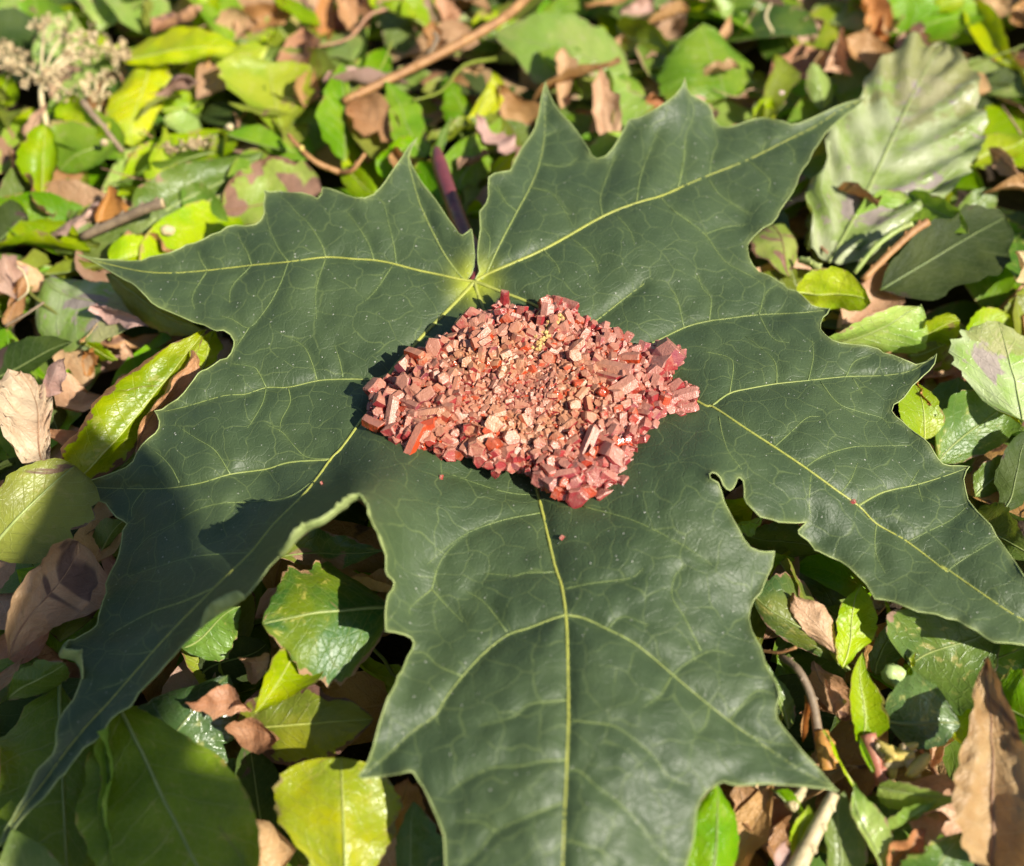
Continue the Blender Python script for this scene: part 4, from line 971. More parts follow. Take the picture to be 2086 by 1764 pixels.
leaf('dry_leaf','brown','ov','B',(640,160,14),(600,-60,22),(570,50,19),(705,60,17),'small brown dry leaf behind the long twig','dry leaf',roll=1.0)
leaf('dry_leaf','brown','ov','B',(140,230,14),(20,-60,22),(-20,100,19),(130,60,18),'reddish brown rolled leaf between green leaves near the long twig','dry leaf',roll=1.0)
leaf('fallen_leaf','mid','ov','B',(480,320,12),(270,60,18),(250,220,15),(460,130,15),'green leaf in shade just behind the long twig')
leaf('fallen_leaf','bright','el','B',(130,230,12),(260,30,18),(130,90,17),(250,170,13),'green leaf next to the reddish brown rolled leaf')
leaf('fallen_leaf','lime','rd','B',(40,990,18),(225,1140,18),(170,1000,21),(70,1130,16),'small pale lime leaf just behind the maple lobe by the broken twig')
leaf('fallen_leaf','bright','rd','B',(480,840,20),(230,960,20),(340,820,23),(330,1030,17),'curly light green leaf peeking over the maple lobe by the broken twig',torn=.3,wave=1.2)
leaf('fallen_leaf','lime','rd','B',(765,1250,18),(865,1220,20),(810,1170,22),(810,1310,15),'tiny green leaf in the notch beside the maple stalk')
leaf('fallen_leaf','lime','lan','B',(880,1040,22),(1060,880,28),(930,960,26),(1030,1000,22),'small fringed light green scrap behind the maple leaf',torn=.5)
leaf('fallen_leaf','olive','ov','B',(1640,150,16),(1990,340,20),(1850,130,22),(1790,360,14),'olive leaf with scorched tip behind the pale waxy leaf',bend=.001)
leaf('dry_leaf','tan','ov','B',(1860,180,14),(2060,20,20),(1900,30,20),(2030,200,14),'blurred tan dry leaf beyond the olive leaf','dry leaf',roll=.8,wave=1.2)
leaf('dry_leaf','pink','ov','B',(1700,140,12),(1850,-40,18),(1690,20,16),(1850,80,13),'greyish pink dry leaf beyond the pale waxy leaf','dry leaf',roll=.8)
leaf('dry_leaf','orange','el','B',(1800,640,18),(1930,610,20),(1850,510,22),(1880,670,15),'small orange brown scrap tucked behind the crinkled bright leaf','dry leaf',roll=.9,rib=0)
leaf('fallen_leaf','mid','ov','B',(1250,570,12),(1700,560,14),(1450,470,18),(1480,700,9),'shaded green leaf under the large pale waxy leaf')
leaf('fallen_leaf','bright','el','B',(1180,120,10),(1560,-40,16),(1330,-30,15),(1430,100,10),'soft green blurred leaf just beyond the large pale waxy leaf')
leaf('fallen_leaf','pale','el','B',(1500,110,10),(1760,-30,15),(1600,-30,15),(1690,90,10),'pale yellow blurred leaf beside the greyish pink dry leaf')
leaf('fallen_leaf','mid','el','B',(800,300,10),(960,190,13),(840,190,13),(930,320,9),'small bluish green leaf under the long twig')
leaf('fallen_leaf','dark','el','B',(700,140,8),(1000,-30,12),(780,-20,12),(930,110,8),'dark green leaf behind the far end of the long twig')
leaf('fallen_leaf','bright','el','B',(90,620,12),(260,560,14),(160,540,15),(190,680,10),'green leaf in shade under the near end of the long twig')
# ---- far right
leaf('fallen_leaf','white','cut','C',(930,1540,20),(1590,250,29),(960,620,27),(1830,840,24),'big crumpled whitish green leaf with grey brown stains standing beside a maple lobe tip',wave=1.4,ser=.06,teeth=14,quilt=1.25,nv=6,twist=0,roll=.2,crumple=.9,nt=56,nu=18,rib=.0006)
leaf('fallen_leaf','bright','ov','C',(1250,230,14),(1880,80,20),(1480,-60,22),(1680,290,16),'smooth bright green blurred leaf behind the whitish crumpled leaf',bend=.002)
leaf('fallen_leaf','yellow','lan','C',(1700,-20,20),(2050,420,18),(1950,150,22),(1780,260,18),'yellow edged leaf curving round the bright blurred leaf',roll=.7)
leaf('dry_leaf','tan','tri','C',(960,420,18),(980,170,26),(860,340,22),(1040,360,20),'pointed tan dry scrap standing by the whitish leaf','dry leaf',rib=0,roll=.8)
leaf('dry_leaf','pink','ov','C',(740,190,16),(910,120,20),(800,90,20),(850,250,14),'mauve brown dry leaf behind the crinkled bright leaf','dry leaf',roll=1.1)
leaf('dry_leaf','orange','strip','C',(1170,320,14),(1140,-60,22),(1080,110,20),(1230,120,17),'wrinkled orange tan leaf strip hanging beside the pointed tan scrap','dry leaf',roll=1.2,wave=1.6)
leaf('fallen_leaf','pale','ov','C',(890,650,16),(830,370,24),(785,500,20),(960,480,19),'small pale green oval leaf between the whitish leaf and the pink bud',bend=.001)
leaf('fallen_leaf','olive','strip','C',(900,1060,14),(960,640,20),(820,860,17),(1050,850,16),'olive leaf with brown foot between the maple tip and the whitish leaf')
leaf('dry_leaf','brown','rd','C',(880,1230,13),(900,1020,17),(800,1120,15),(1010,1110,14),'dark brown leaf end below the olive leaf','dry leaf',rib=0)
leaf('fallen_leaf','olive','ov','C',(880,1560,14),(870,1130,19),(770,1350,16),(975,1330,16),'olive yellow leaf standing against the whitish leaf foot',bend=.001)
leaf('fallen_leaf','patchy','ov','C',(590,1330,20),(700,1640,22),(455,1460,22),(770,1430,18),'yellow green leaf with a brown centre tucked against the maple lobe by the whitish leaf',bend=.0015)
leaf('fallen_leaf','lime','rd','C',(735,1700,28),(1170,1750,27),(920,1540,33),(900,1800,22),'light lime leaf folded over with a sharp crease below the whitish leaf',wave=.8,roll=.5)
leaf('fallen_leaf','pale','rd','C',(1100,1480,15),(1420,1180,23),(1120,1180,22),(1420,1420,16),'pale cupped leaf underside below the whitish leaf',roll=.8)
leaf('fallen_leaf','dark','rd','C',(1230,1700,22),(1960,1280,26),(1540,1300,27),(1800,1700,20),'large rounded dark green leaf with pale rim beside the lime folded leaf',bend=.002,rib=.0004,twist=0)
leaf('fallen_leaf','bright','ov','C',(1400,1130,24),(1750,1370,28),(1650,1190,29),(1500,1390,24),'bright green small leaf with a brown flaw above the rounded dark leaf',roll=.4)
leaf('dry_leaf','tan','lan','C',(1880,880,22),(2120,1070,24),(2030,900,25),(1990,1030,20),'tan dry leaf point just beyond the rounded dark leaf','dry leaf',roll=1.0)
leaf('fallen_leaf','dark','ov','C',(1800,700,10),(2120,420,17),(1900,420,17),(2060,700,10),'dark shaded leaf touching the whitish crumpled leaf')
leaf('fallen_leaf','olive','el','C',(1890,330,14),(2120,600,14),(2080,400,18),(1900,520,11),'olive leaf in shade beyond the tip of the whitish leaf')
leaf('dry_leaf','tan','ov','C',(1760,160,16),(1930,-60,24),(1760,20,20),(1990,70,19),'tan folded dry leaf beyond the yellow edged curving leaf','dry leaf',roll=1.0)
leaf('dry_leaf','brown','ov','C',(2000,140,14),(2130,-20,20),(1990,30,18),(2120,110,15),'brown leaf beside the tan folded dry leaf','dry leaf',roll=.8)
leaf('dry_leaf','beige','ov','C',(2110,1720,22),(2010,1480,28),(2000,1620,26),(2130,1560,24),'beige dry leaf edge beside the rounded dark leaf','dry leaf',roll=.7)
leaf('fallen_leaf','lime','el','C',(1750,980,18),(2080,800,22),(1900,760,22),(1970,950,16),'yellow green leaf in half shade between whitish and dark leaves')
leaf('fallen_leaf','mid','el','C',(540,150,14),(780,330,16),(700,170,18),(560,330,10),'green leaf behind the crinkled bright leaf beside mauve scraps')
leaf('fallen_leaf','mid','el','C',(300,130,10),(640,-60,16),(400,-50,15),(520,110,10),'muted green blurred leaf well beyond the crinkled bright leaf')
leaf('fallen_leaf','pale','lan','C',(320,120,18),(240,-50,24),(260,40,22),(350,30,20),'pale thin leaf stalked behind the crinkled bright leaf')
leaf('fallen_leaf','mid','el','C',(620,380,10),(860,360,12),(740,290,14),(740,480,8),'green leaf under the mauve brown dry leaf')
leaf('fallen_leaf','mid','ov','C',(480,680,10),(800,600,14),(620,520,15),(660,720,9),'dark green leaf below the tiny pink bud')
leaf('fallen_leaf','lime','lan','C',(480,700,17),(600,560,22),(490,600,20),(610,660,17),'thin curled yellow leaf in the notch of the maple lobe by the whitish leaf',roll=1.1)
leaf('dry_leaf','pink','el','C',(940,870,20),(1110,640,24),(960,720,23),(1100,760,20),'pale pink tan leaf piece under the tip of the maple lobe by the whitish leaf','dry leaf',rib=0)
leaf('fallen_leaf','bright','el','C',(640,1260,16),(800,1040,18),(680,1120,18),(800,1180,13),'green leaf peeking from under the maple lobe by the whitish leaf')
leaf('fallen_leaf','mid','ov','C',(1680,1290,16),(1930,1110,20),(1740,1130,20),(1880,1290,15),'green leaf behind the bright small leaf with a flaw')
leaf('fallen_leaf','bright','el','C',(1000,240,12),(1100,60,17),(1000,130,16),(1110,170,12),'pale green leaf between the two tan dry scraps')
# ---- left
leaf('dry_leaf','beige','ob','D',(330,1190,22),(120,540,28),(-60,800,28),(310,830,24),'beige crinkled dry leaf with dark specks standing beside the long yellow olive leaf','dry leaf',roll=.5,wave=1.3,quilt=1.1,nv=7,torn=.3)
leaf('dry_leaf','pink','lan','D',(240,650,26),(385,425,34),(270,520,30),(400,560,28),'pale curled flap of a dry leaf with ragged tip','dry leaf',rib=0,roll=1.0,torn=.3)
leaf('fallen_leaf','olivebrown','ov','D',(450,1160,24),(1215,265,33),(520,640,32),(900,830,22),'long yellow olive leaf with brown burnt rim touching the maple notch',bend=.002,wave=1.1,torn=.2,sag=.001,nt=30,nu=14,twist=0)
leaf('dry_leaf','brown','lan','D',(785,1005,26),(1105,390,33),(880,640,32),(1060,690,26),'narrow red brown curled leaf between the yellow leaf and the maple leaf','dry leaf',roll=1.1,wave=1.0)
leaf('fallen_leaf','lime','ov','D',(1175,520,27),(1260,270,30),(1115,400,29),(1310,380,28),'small lime leaf showing through the notch of the maple leaf')
leaf('fallen_leaf','pale','ov','D',(780,950,20),(900,770,24),(770,850,23),(910,880,20),'pale mottled leaf glimpsed under the red brown curled leaf')
leaf('fallen_leaf','mid','rd','D',(660,1120,15),(900,930,20),(690,950,19),(860,1080,14),'shaded green leaf below the foot of the yellow olive leaf')
leaf('fallen_leaf','olive','rd','D',(-80,1600,24),(440,1070,30),(60,1180,30),(560,1520,22),'large smooth olive leaf half in shade under a pointed maple tip',bend=.004,wave=.5,rib=.0006,twist=0)
leaf('dry_leaf','tan','ob','D',(60,2200,22),(460,1510,32),(150,1700,30),(500,1900,24),'large tan brown dry leaf rolled up beside the large smooth olive leaf','dry leaf',roll=1.1,wave=1.0,torn=.15,nt=28,nu=14)
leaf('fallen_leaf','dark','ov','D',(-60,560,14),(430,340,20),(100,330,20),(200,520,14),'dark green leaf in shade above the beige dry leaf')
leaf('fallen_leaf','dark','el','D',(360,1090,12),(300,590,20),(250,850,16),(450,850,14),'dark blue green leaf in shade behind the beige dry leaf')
leaf('fallen_leaf','white','ov','D',(260,-30,17),(860,250,22),(620,-20,24),(340,380,17),'pale speckled leaf with brown corner below the olive leaf',wave=.9)
leaf('dry_leaf','pink','lan','D',(590,110,23),(880,250,25),(760,140,26),(720,240,21),'dry pinkish tip over the pale speckled leaf','dry leaf',rib=0,roll=.6)
leaf('fallen_leaf','olive','el','D',(640,-60,24),(1200,270,30),(900,40,32),(850,240,22),'smooth olive leaf tucked under the maple lobe by the broken twig',bend=.002)
leaf('dry_leaf','orange','rd','D',(480,440,13),(590,380,16),(520,360,17),(560,480,11),'orange glowing scrap in the dark hollow beside the long yellow olive leaf','dry leaf',rib=0)
leaf('dry_leaf','tan','rd','D',(690,420,16),(740,350,18),(690,340,19),(750,430,14),'tiny tan leaf stub near the dark hollow','dry leaf',rib=0)
leaf('fallen_leaf','lime','lan','D',(480,340,17),(690,450,16),(600,360,19),(560,440,13),'thin green leaf edge over the dark hollow')
leaf('fallen_leaf','mid','el','D',(500,1660,14),(740,1380,22),(560,1440,19),(740,1560,14),'shaded green leaf with mauve stain beside the shaded lobe')
leaf('dry_leaf','brown','el','D',(520,1640,12),(680,1330,18),(540,1440,16),(660,1520,12),'dark mauve dry leaf under the shaded lobe','dry leaf')
leaf('dry_leaf','brown','el','D',(-40,1280,24),(70,1240,26),(20,1140,28),(30,1300,22),'reddish brown leaf end resting on the smooth olive leaf','dry leaf',rib=0)
leaf('fallen_leaf','dark','el','D',(-40,1150,14),(330,1180,18),(130,1010,20),(160,1250,12),'dark leaf in shade under the beige dry leaf')
leaf('dry_leaf','brown','strip','D',(40,260,12),(130,-40,18),(40,100,16),(150,120,14),'thin brown dry leaf in shade beside the pale speckled leaf','dry leaf',roll=.9)
# ---- right
leaf('fallen_leaf','pale','ov','E',(960,345,25),(1470,120,32),(1000,160,34),(1420,330,22),'light green leaf with upturned side and pale midrib beside the maple notch',bend=.0015,rib=.0006,sag=-.001)
leaf('fallen_leaf','lime','el','E',(1380,330,24),(1700,220,29),(1500,160,31),(1620,300,23),'yellow green leaf rim curling beside the light green leaf',roll=.9)
leaf('fallen_leaf','olive','rd','E',(1390,420,20),(1740,330,24),(1520,240,26),(1640,510,17),'olive leaf in shade below the light green leaf')
leaf('fallen_leaf','white','ov','E',(2060,820,27),(1920,230,33),(1640,330,33),(2280,500,29),'pale beige green leaf with ragged toothed edge and yellow underside',ser=.12,teeth=16,wave=1.0,bend=.001,twist=0)
leaf('fallen_leaf','yellow','lan','E',(2060,830,26),(1700,340,30),(1830,580,25),(1930,600,28),'yellow turned edge under the pale beige green leaf',rib=0,roll=.6)
leaf('fallen_leaf','lime','ov','E',(1490,920,24),(1420,580,29),(1285,740,28),(1560,760,25),'lime leaf with a red orange tip behind the small notch of the sunlit side lobe',bend=.0015)
leaf('dry_leaf','orange','tri','E',(1440,600,27),(1540,720,28),(1530,630,29),(1450,700,26),'small red orange leaf corner over the lime leaf','dry leaf',rib=0)
leaf('fallen_leaf','speck','ov','E',(1560,1060,17),(2040,600,23),(1600,640,24),(1980,900,17),'dark green leaf in deep shade beside the lime leaf with red tip',bend=.001)
leaf('fallen_leaf','mid','ov','E',(1800,1340,25),(2160,1640,29),(2080,1330,31),(1960,1600,23),'pale sheen green leaf just beyond the long sunlit side lobe',bend=.002)
leaf('fallen_leaf','mid','el','E',(1780,1250,16),(2050,1000,20),(1830,1050,19),(2030,1200,15),'green leaf in the dark hollow beyond the long sunlit side lobe')
leaf('fallen_leaf','dark','el','E',(1950,1340,18),(2120,850,24),(1930,1050,22),(2160,1150,19),'dark leaf with pale rim by the sheen green leaf')
leaf('fallen_leaf','pale','lan','E',(380,1420,26),(560,1360,29),(450,1350,31),(470,1440,24),'pale leaf edge under the curled notch of the maple leaf',rib=0)
leaf('fallen_leaf','mid','el','E',(420,1460,18),(900,1560,20),(660,1400,22),(640,1620,14),'shaded green leaf under the long sunlit side lobe')
leaf('fallen_leaf','lime','el','E',(1700,430,15),(1960,170,19),(1760,180,20),(1960,330,14),'yellow green leaf in half shade beyond the light green leaf')
leaf('fallen_leaf','olive','el','E',(1980,250,15),(2120,60,19),(1960,120,19),(2130,200,15),'olive orange leaf beside the pale beige green leaf')
# ---- bottom left
leaf('fallen_leaf','moss','ob','F',(350,690,19),(400,1900,19),(-160,1120,21),(660,1300,19),'very large mid green leaf in shade under the long shaded tip',bend=.001,rib=.0006,wave=.6,nt=30,nu=14,twist=0)
leaf('fallen_leaf','moss','ob','F',(690,800,27),(1340,2050,24),(1450,1230,29),(520,1560,23),'large green leaf with a pale rolled side beside the dark tip lobe',bend=.002,rib=.0006,wave=.8,ser=.04,teeth=9,nt=30,nu=14,twist=0)
leaf('fallen_leaf','pale','strip','F',(630,900,27),(650,1800,26),(615,1350,28),(715,1350,30),'pale rolled leaf edge running down beside the dark tip lobe',rib=0,roll=1.3,wave=1.4)
leaf('fallen_leaf','glossy','ov','F',(870,1190,19),(1340,640,24),(820,820,22),(1420,1030,20),'dark glossy leaf with bluish sky sheen under the shaded lobe',bend=.002)
leaf('fallen_leaf','greenbrown','ov','F',(2290,250,30),(1535,352,35),(1720,-40,34),(1880,690,31),'green toothed leaf with brown burnt rim and pale midrib between central and shaded lobes',bend=.002,rib=.0006,ser=.10,teeth=20,wave=.9,nt=30,nu=14,twist=0)
leaf('fallen_leaf','yellow','lan','F',(1790,440,29),(1468,890,32),(1540,610,33),(1830,690,28),'yellow pointed leaf under the toothed leaf with burnt rim',bend=.001)
leaf('fallen_leaf','olivebrown','ov','F',(1380,960,21),(2190,900,26),(1800,660,27),(1880,1180,21),'yellow olive leaf with scorched brown end and dark spots between central and shaded lobes',bend=.002,nt=28,nu=12)
leaf('dry_leaf','brown','el','F',(1380,930,24),(1660,1010,25),(1500,880,26),(1540,1080,23),'scorched brown netted leaf end beside the yellow olive leaf','dry leaf',rib=0)
leaf('fallen_leaf','yellow','ob','F',(2030,1950,24),(2000,1130,30),(1600,1450,28),(2350,1500,25),'broad bright yellow green leaf with netted veins between central and shaded lobes',bend=.002,rib=.0004,sag=.0008,nt=28,nu=14,twist=0)
leaf('fallen_leaf','speck','el','F',(1080,480,23),(1410,240,28),(1120,330,27),(1350,540,23),'yellow speckled green leaf half covered by the shaded lobe')
leaf('dry_leaf','tan','rd','F',(1410,540,25),(1580,560,26),(1480,470,28),(1500,640,22),'small tan dry stub between the speckled and the yellow leaves','dry leaf',rib=0,roll=.8)
leaf('dry_leaf','brown','lan','F',(1480,830,25),(1090,790,27),(1290,720,29),(1300,850,25),'torn dark brown leaf strip over the glossy leaf','dry leaf',rib=0,torn=.5,roll=.7)
leaf('fallen_leaf','dark','rd','F',(1180,640,15),(1560,460,19),(1300,420,19),(1480,690,14),'dark leaf in shade behind the speckled green leaf')
leaf('fallen_leaf','dark','ov','F',(1540,1600,14),(1450,960,20),(1360,1300,18),(1660,1280,16),'dark shaded leaf between the large green leaf and the bright yellow green leaf')
leaf('fallen_leaf','mid','el','F',(60,760,20),(390,560,25),(150,580,25),(340,740,19),'green leaf under the rolled tan brown dry leaf')
leaf('fallen_leaf','olive','el','F',(1290,80,26),(1580,-190,30),(1330,-160,31),(1560,60,27),'olive leaf shining under the curled edge of the shaded lobe')
leaf('fallen_leaf','greenbrown','lan','F',(1660,-60,27),(2260,-90,31),(1900,-190,33),(1960,20,27),'yellow and brown leaf end above the toothed burnt rim leaf',torn=.2)
# ---- bottom middle and right
leaf('dry_leaf','brown','ov','G',(330,1560,16),(420,1230,22),(230,1330,20),(520,1400,18),'dark brown dry leaf in the gap between central and shaded lobes','dry leaf',roll=.7)
leaf('fallen_leaf','speck','ov','G',(420,1900,20),(450,1380,26),(340,1600,23),(640,1620,21),'shaded green leaf with brown curled rim beside the central lobe',roll=.5)
leaf('fallen_leaf','bright','ov','H',(200,1950,24),(270,1280,29),(60,1540,27),(390,1560,24),'bright speckled green leaf against the central lobe near its tooth',bend=.002)
leaf('dry_leaf','brown','el','H',(610,1780,16),(400,1280,23),(380,1500,20),(650,1440,18),'dark brown dry leaf below the big tooth of the central lobe','dry leaf',roll=.7)
leaf('fallen_leaf','greenbrown','ov','H',(990,560,22),(470,150,30),(700,20,30),(620,420,24),'glossy green leaf with burnt centre between central and sunlit lobes',bend=.002,wave=.8)
leaf('dry_leaf','tan','lan','H',(990,540,25),(720,160,31),(730,330,28),(900,240,29),'tan papery scorched part over the glossy green leaf','dry leaf',rib=0,wave=1.2)
leaf('fallen_leaf','olive','lan','H',(1060,610,22),(640,-20,28),(790,20,30),(930,330,24),'long yellow green leaf with pale midrib running from the curled notch',rib=.0005)
leaf('fallen_leaf','lime','ov','H',(1000,600,24),(1120,110,31),(960,330,28),(1200,280,27),'folded yellow green leaf beside the long yellow green one',roll=.6)
leaf('fallen_leaf','lime','ov','H',(1110,1045,24),(1125,510,31),(1022,800,28),(1245,830,27),'clean lime leaf standing upright near the red hairy stem',bend=.001,rib=.0003)
leaf('fallen_leaf','glossy','ov','H',(1250,900,24),(1700,930,25),(1440,590,30),(1530,1060,21),'blue green shiny leaf with pale stalk vein beside the upright lime leaf',rib=.0006,bend=.001)
leaf('fallen_leaf','speck','ov','H',(1400,590,23),(1930,330,28),(1350,230,30),(1760,830,21),'yellow speckled bright green leaf half shaded below the long sunlit side lobe',bend=.001,wave=.8,nt=26,nu=12)
leaf('fallen_leaf','speck','el','H',(1850,560,22),(2120,470,26),(1930,400,27),(2060,640,20),'speckled green leaf strip in shade under the long sunlit side lobe')
leaf('dry_leaf','tan','ov','H',(1880,1770,26),(1820,560,34),(1600,1290,30),(2060,1400,29),'large tan crinkled dry leaf standing beside the blue green shiny leaf','dry leaf',bend=.002,wave=1.6,ser=.10,teeth=9,torn=.15,quilt=.3,nt=34,nu=16,rib=.0005,twist=0)
leaf('dry_leaf','tan','lan','H',(1640,1480,25),(1370,1430,26),(1500,1400,28),(1500,1560,22),'tan lobe of a dry leaf beside the soft hairy leaf','dry leaf',rib=0,roll=.7)
leaf('fallen_leaf','bright','ov','H',(1900,760,24),(2240,1000,26),(2080,640,30),(1990,1000,21),'toothed green leaf beside the large tan dry leaf',ser=.1,teeth=14)
leaf('dry_leaf','brown','ov','H',(980,905,19),(850,560,25),(830,740,21),(1010,720,20),'brown crumpled leaf in the hollow between central and sunlit lobes','dry leaf',roll=.9,wave=1.5,torn=.3)
leaf('dry_leaf','tan','tri','H',(960,870,25),(900,670,27),(900,780,26),(1010,730,27),'tan torn scrap over the brown crumpled leaf','dry leaf',rib=0)
leaf('dry_leaf','brown','lan','H',(770,1030,22),(785,760,26),(750,900,24),(800,900,24),'thin rolled reddish leaf against the central lobe edge','dry leaf',rib=0,roll=1.2)
leaf('fallen_leaf','lime','lan','H',(1090,1300,24),(890,970,30),(960,1010,30),(1030,1160,26),'bent lime leaf blade arching beside the orange stem',roll=.8)
leaf('fallen_leaf','bright','lan','H',(1180,1210,25),(1110,1000,30),(1105,1100,28),(1170,1130,27),'small green leaf lip below the upright lime leaf')
leaf('fallen_leaf','mid','ov','H',(960,1900,20),(1020,1320,26),(880,1560,23),(1140,1560,23),'green leaf in shade below the big tooth of the central lobe')
leaf('fallen_leaf','pale','lan','H',(1240,1880,24),(1070,1270,30),(1090,1540,27),(1240,1480,27),'narrow hairy pale green leaf beside the straw stalk',roll=.5)
leaf('fallen_leaf','pale','ov','H',(1220,1290,27),(1720,1330,30),(1440,1260,32),(1380,1460,24),'soft grey green hairy leaf lying over the tan dry leaf',bend=.001)
leaf('fallen_leaf','pale','lan','H',(1240,1600,24),(1560,1370,30),(1350,1400,28),(1420,1500,26),'thin pale green leaf edge below the soft hairy leaf',rib=0,roll=.7)
leaf('dry_leaf','orange','ov','H',(1260,1800,23),(1500,1540,27),(1280,1600,27),(1420,1720,24),'orange tan dry leaf by the narrow hairy leaf','dry leaf',roll=.5)
leaf('fallen_leaf','speck','ov','H',(1430,1900,22),(1700,1560,27),(1370,1630,27),(1760,1800,23),'speckled green leaf under the foot of the tan dry leaf',bend=.001)
leaf('fallen_leaf','mid','el','H',(1980,1800,18),(2140,1250,24),(1980,1450,22),(2180,1550,18),'green leaf in shade behind the large tan dry leaf')
leaf('dry_leaf','tan','rd','H',(1960,1310,27),(2060,1200,30),(1960,1210,29),(2070,1300,28),'small tan flake on the edge of the large dry leaf','dry leaf',rib=0,torn=.4)
leaf('fallen_leaf','bright','lan','H',(800,1500,24),(600,1300,28),(700,1290,29),(760,1420,25),'bright green leaf below the big tooth of the central lobe')
leaf('fallen_leaf','lime','lan','H',(700,1780,22),(800,1400,27),(680,1560,25),(830,1540,24),'green leaf beside the straw coloured stalk',roll=.5)
leaf('dry_leaf','pink','lan','H',(640,1790,24),(670,1600,27),(600,1700,26),(700,1680,25),'pinkish dry leaf piece beside the straw coloured stalk','dry leaf',rib=0)
leaf('fallen_leaf','mid','lan','H',(690,960,22),(560,560,27),(580,760,25),(690,780,23),'thin green leaf along the central lobe edge')
leaf('fallen_leaf','mid','el','H',(1200,640,14),(1330,260,21),(1180,440,18),(1370,480,16),'green leaf in the hollow under the long sunlit side lobe')
leaf('fallen_leaf','lime','lan','H',(1400,600,24),(1250,200,29),(1290,420,27),(1350,380,26),'thin yellow leaf lip beside the speckled bright leaf',roll=1.0)
# ================================================================== twigs, stalks, buds and flower remains
def stick(name, c, pts, r, mat, label, cat='twig', cap=None, n=8):
    p3 = [P(c, *q) for q in pts]; o0 = p3[0]
    pl = [Vector(v) for v in smooth_line(p3, 6)]
    m = len(pl)
    rad = [(r[0] + (r[1] - r[0]) * i / (m - 1)) * (1 + 0.10 * noise.noise((i * 0.7, r[0] * 9000, 1))) for i in range(m)]
    root = tag(link(name, None), label, cat); root.location = o0
    g, f_ = tube([v - o0 for v in pl], rad, n)
    link('shaft', mesh(name, g, f_), mat, root)
    # buds where side shoots left
    for k in range(2, m - 2, max(3, m // 4)):
        t = (pl[k + 1] - pl[k]).normalized(); s = t.cross(Vector((0, 0, 1))).normalized()
        q = [pl[k] - o0, pl[k] - o0 + (t * 0.6 + s * (1 if k % 2 else -1) * 0.6 + Vector((0, 0, .5))) * rad[k] * 1.9]
        g, f_ = tube([q[0], (q[0] + q[1]) / 2, q[1]], [rad[k] * .7, rad[k] * .6, rad[k] * .15], 6)
        link('bud', mesh('bud', g, f_), mat, root)
    if cap is not None:
        e = pl[-1] - o0; t = (pl[-1] - pl[-2]).normalized()
        g, f_ = tube([e - t * 0.0002, e + t * 0.0002], [rad[-1] * 1.02] * 2, n)
        link('cut_end', mesh('cut_end', g, f_), cap, root)
    return root
stick('long_twig', 'B', [(40,595,23),(330,455,25),(560,340,26),(830,195,27),(1000,90,28),(1130,-30,29)], (.0011, .0014), M_TWIG, 'long orange brown twig running up behind the maple leaf')
stick('broken_twig', 'A', [(480,1390,19),(700,1290,23),(860,1220,26),(955,1192,27)], (.0011, .0013), M_TWIG2, 'short broken twig with a pale cut end beside an orange scrap', cap=M_CREAM)
stick('bare_twig', 'C', [(1130,1640,24),(1280,1490,27),(1420,1360,30),(1510,1300,31)], (.0008, .0010), M_TWIG, 'orange brown twig beside the rounded dark leaf')
stick('green_stalk', 'C', [(1080,1600,24),(1200,1450,28),(1330,1350,30),(1420,1310,31)], (.0006, .0007), M_GREENST, 'yellow green stalk parallel to the orange brown twig', 'stalk')
stick('thin_twig', 'A', [(1170,560,12),(1200,460,18),(1230,330,22)], (.0006, .0006), M_TWIG, 'thin brown twig under the pointed yellow green leaf')
stick('thin_twig', 'A', [(720,890,17),(600,740,22),(480,590,26)], (.0007, .0010), M_TWIG2, 'thin brown stalk rising beside the broad hanging yellow leaf')
stick('thin_twig', 'A', [(1990,1010,18),(1850,950,21),(1750,860,23),(1690,790,24)], (.0008, .0006), M_TWIG, 'knobbly brown twig below the wedge shaped leaf')
stick('thin_twig', 'B', [(500,370,20),(540,320,24),(590,230,27),(570,190,28)], (.0008, .0005), M_TWIG2, 'short side shoot on the long twig')
stick('thin_twig', 'B', [(20,1010,18),(90,1000,20),(170,900,23)], (.0007, .0005), M_TWIG, 'reddish brown shoot behind the maple lobe by the broken twig')
stick('grey_stalk', 'H', [(650,535,28),(740,600,30),(800,700,29),(840,820,27),(870,1000,24),(890,1120,22)], (.0006, .0010), M_TWIG2, 'curved grey brown stalk in the hollow between central and sunlit lobes', 'stalk')
stick('orange_stem', 'H', [(890,980,25),(905,1080,25),(925,1200,24)], (.0013, .0014), M_ORANGE, 'short bright orange stem beside the central lobe edge', 'stem')
stick('red_stem', 'H', [(1160,990,26),(1190,1100,25),(1225,1220,24),(1245,1290,23)], (.0014, .0010), M_REDST, 'short red hairy stem below the upright lime leaf', 'stem')
stick('straw_stalk', 'H', [(960,1340,28),(880,1500,27),(790,1680,26),(730,1800,25)], (.0010, .0016), M_STRAW, 'thick straw coloured stalk below the big tooth of the central lobe', 'stalk')
stick('straw_stalk', 'H', [(780,1310,25),(740,1370,26),(700,1420,26)], (.0008, .0010), M_STRAW, 'short pale straw stalk under the big tooth', 'stalk')
stick('thin_twig', 'H', [(540,500,27),(640,510,29),(740,480,31)], (.0003, .0003), M_TWIG, 'hair thin brown fibre curling out from under the central lobe')
stick('thin_twig', 'D', [(30,250,20),(140,190,22),(260,110,23)], (.0003, .0003), M_TWIG2, 'hair thin brown stem crossing the shade beside the pale speckled leaf')
stick('thin_twig', 'A', [(100,1764,20),(165,1700,23),(140,1600,25),(100,1560,26)], (.00025, .00025), M_STRAW, 'fine curled fibre beside the greyish torn leaf')
stick('green_stalk', 'C', [(760,1520,24),(830,1545,25),(880,1590,25)], (.0008, .0009), M_GREENST, 'pale green stalk joining the brown centred leaf', 'stalk')
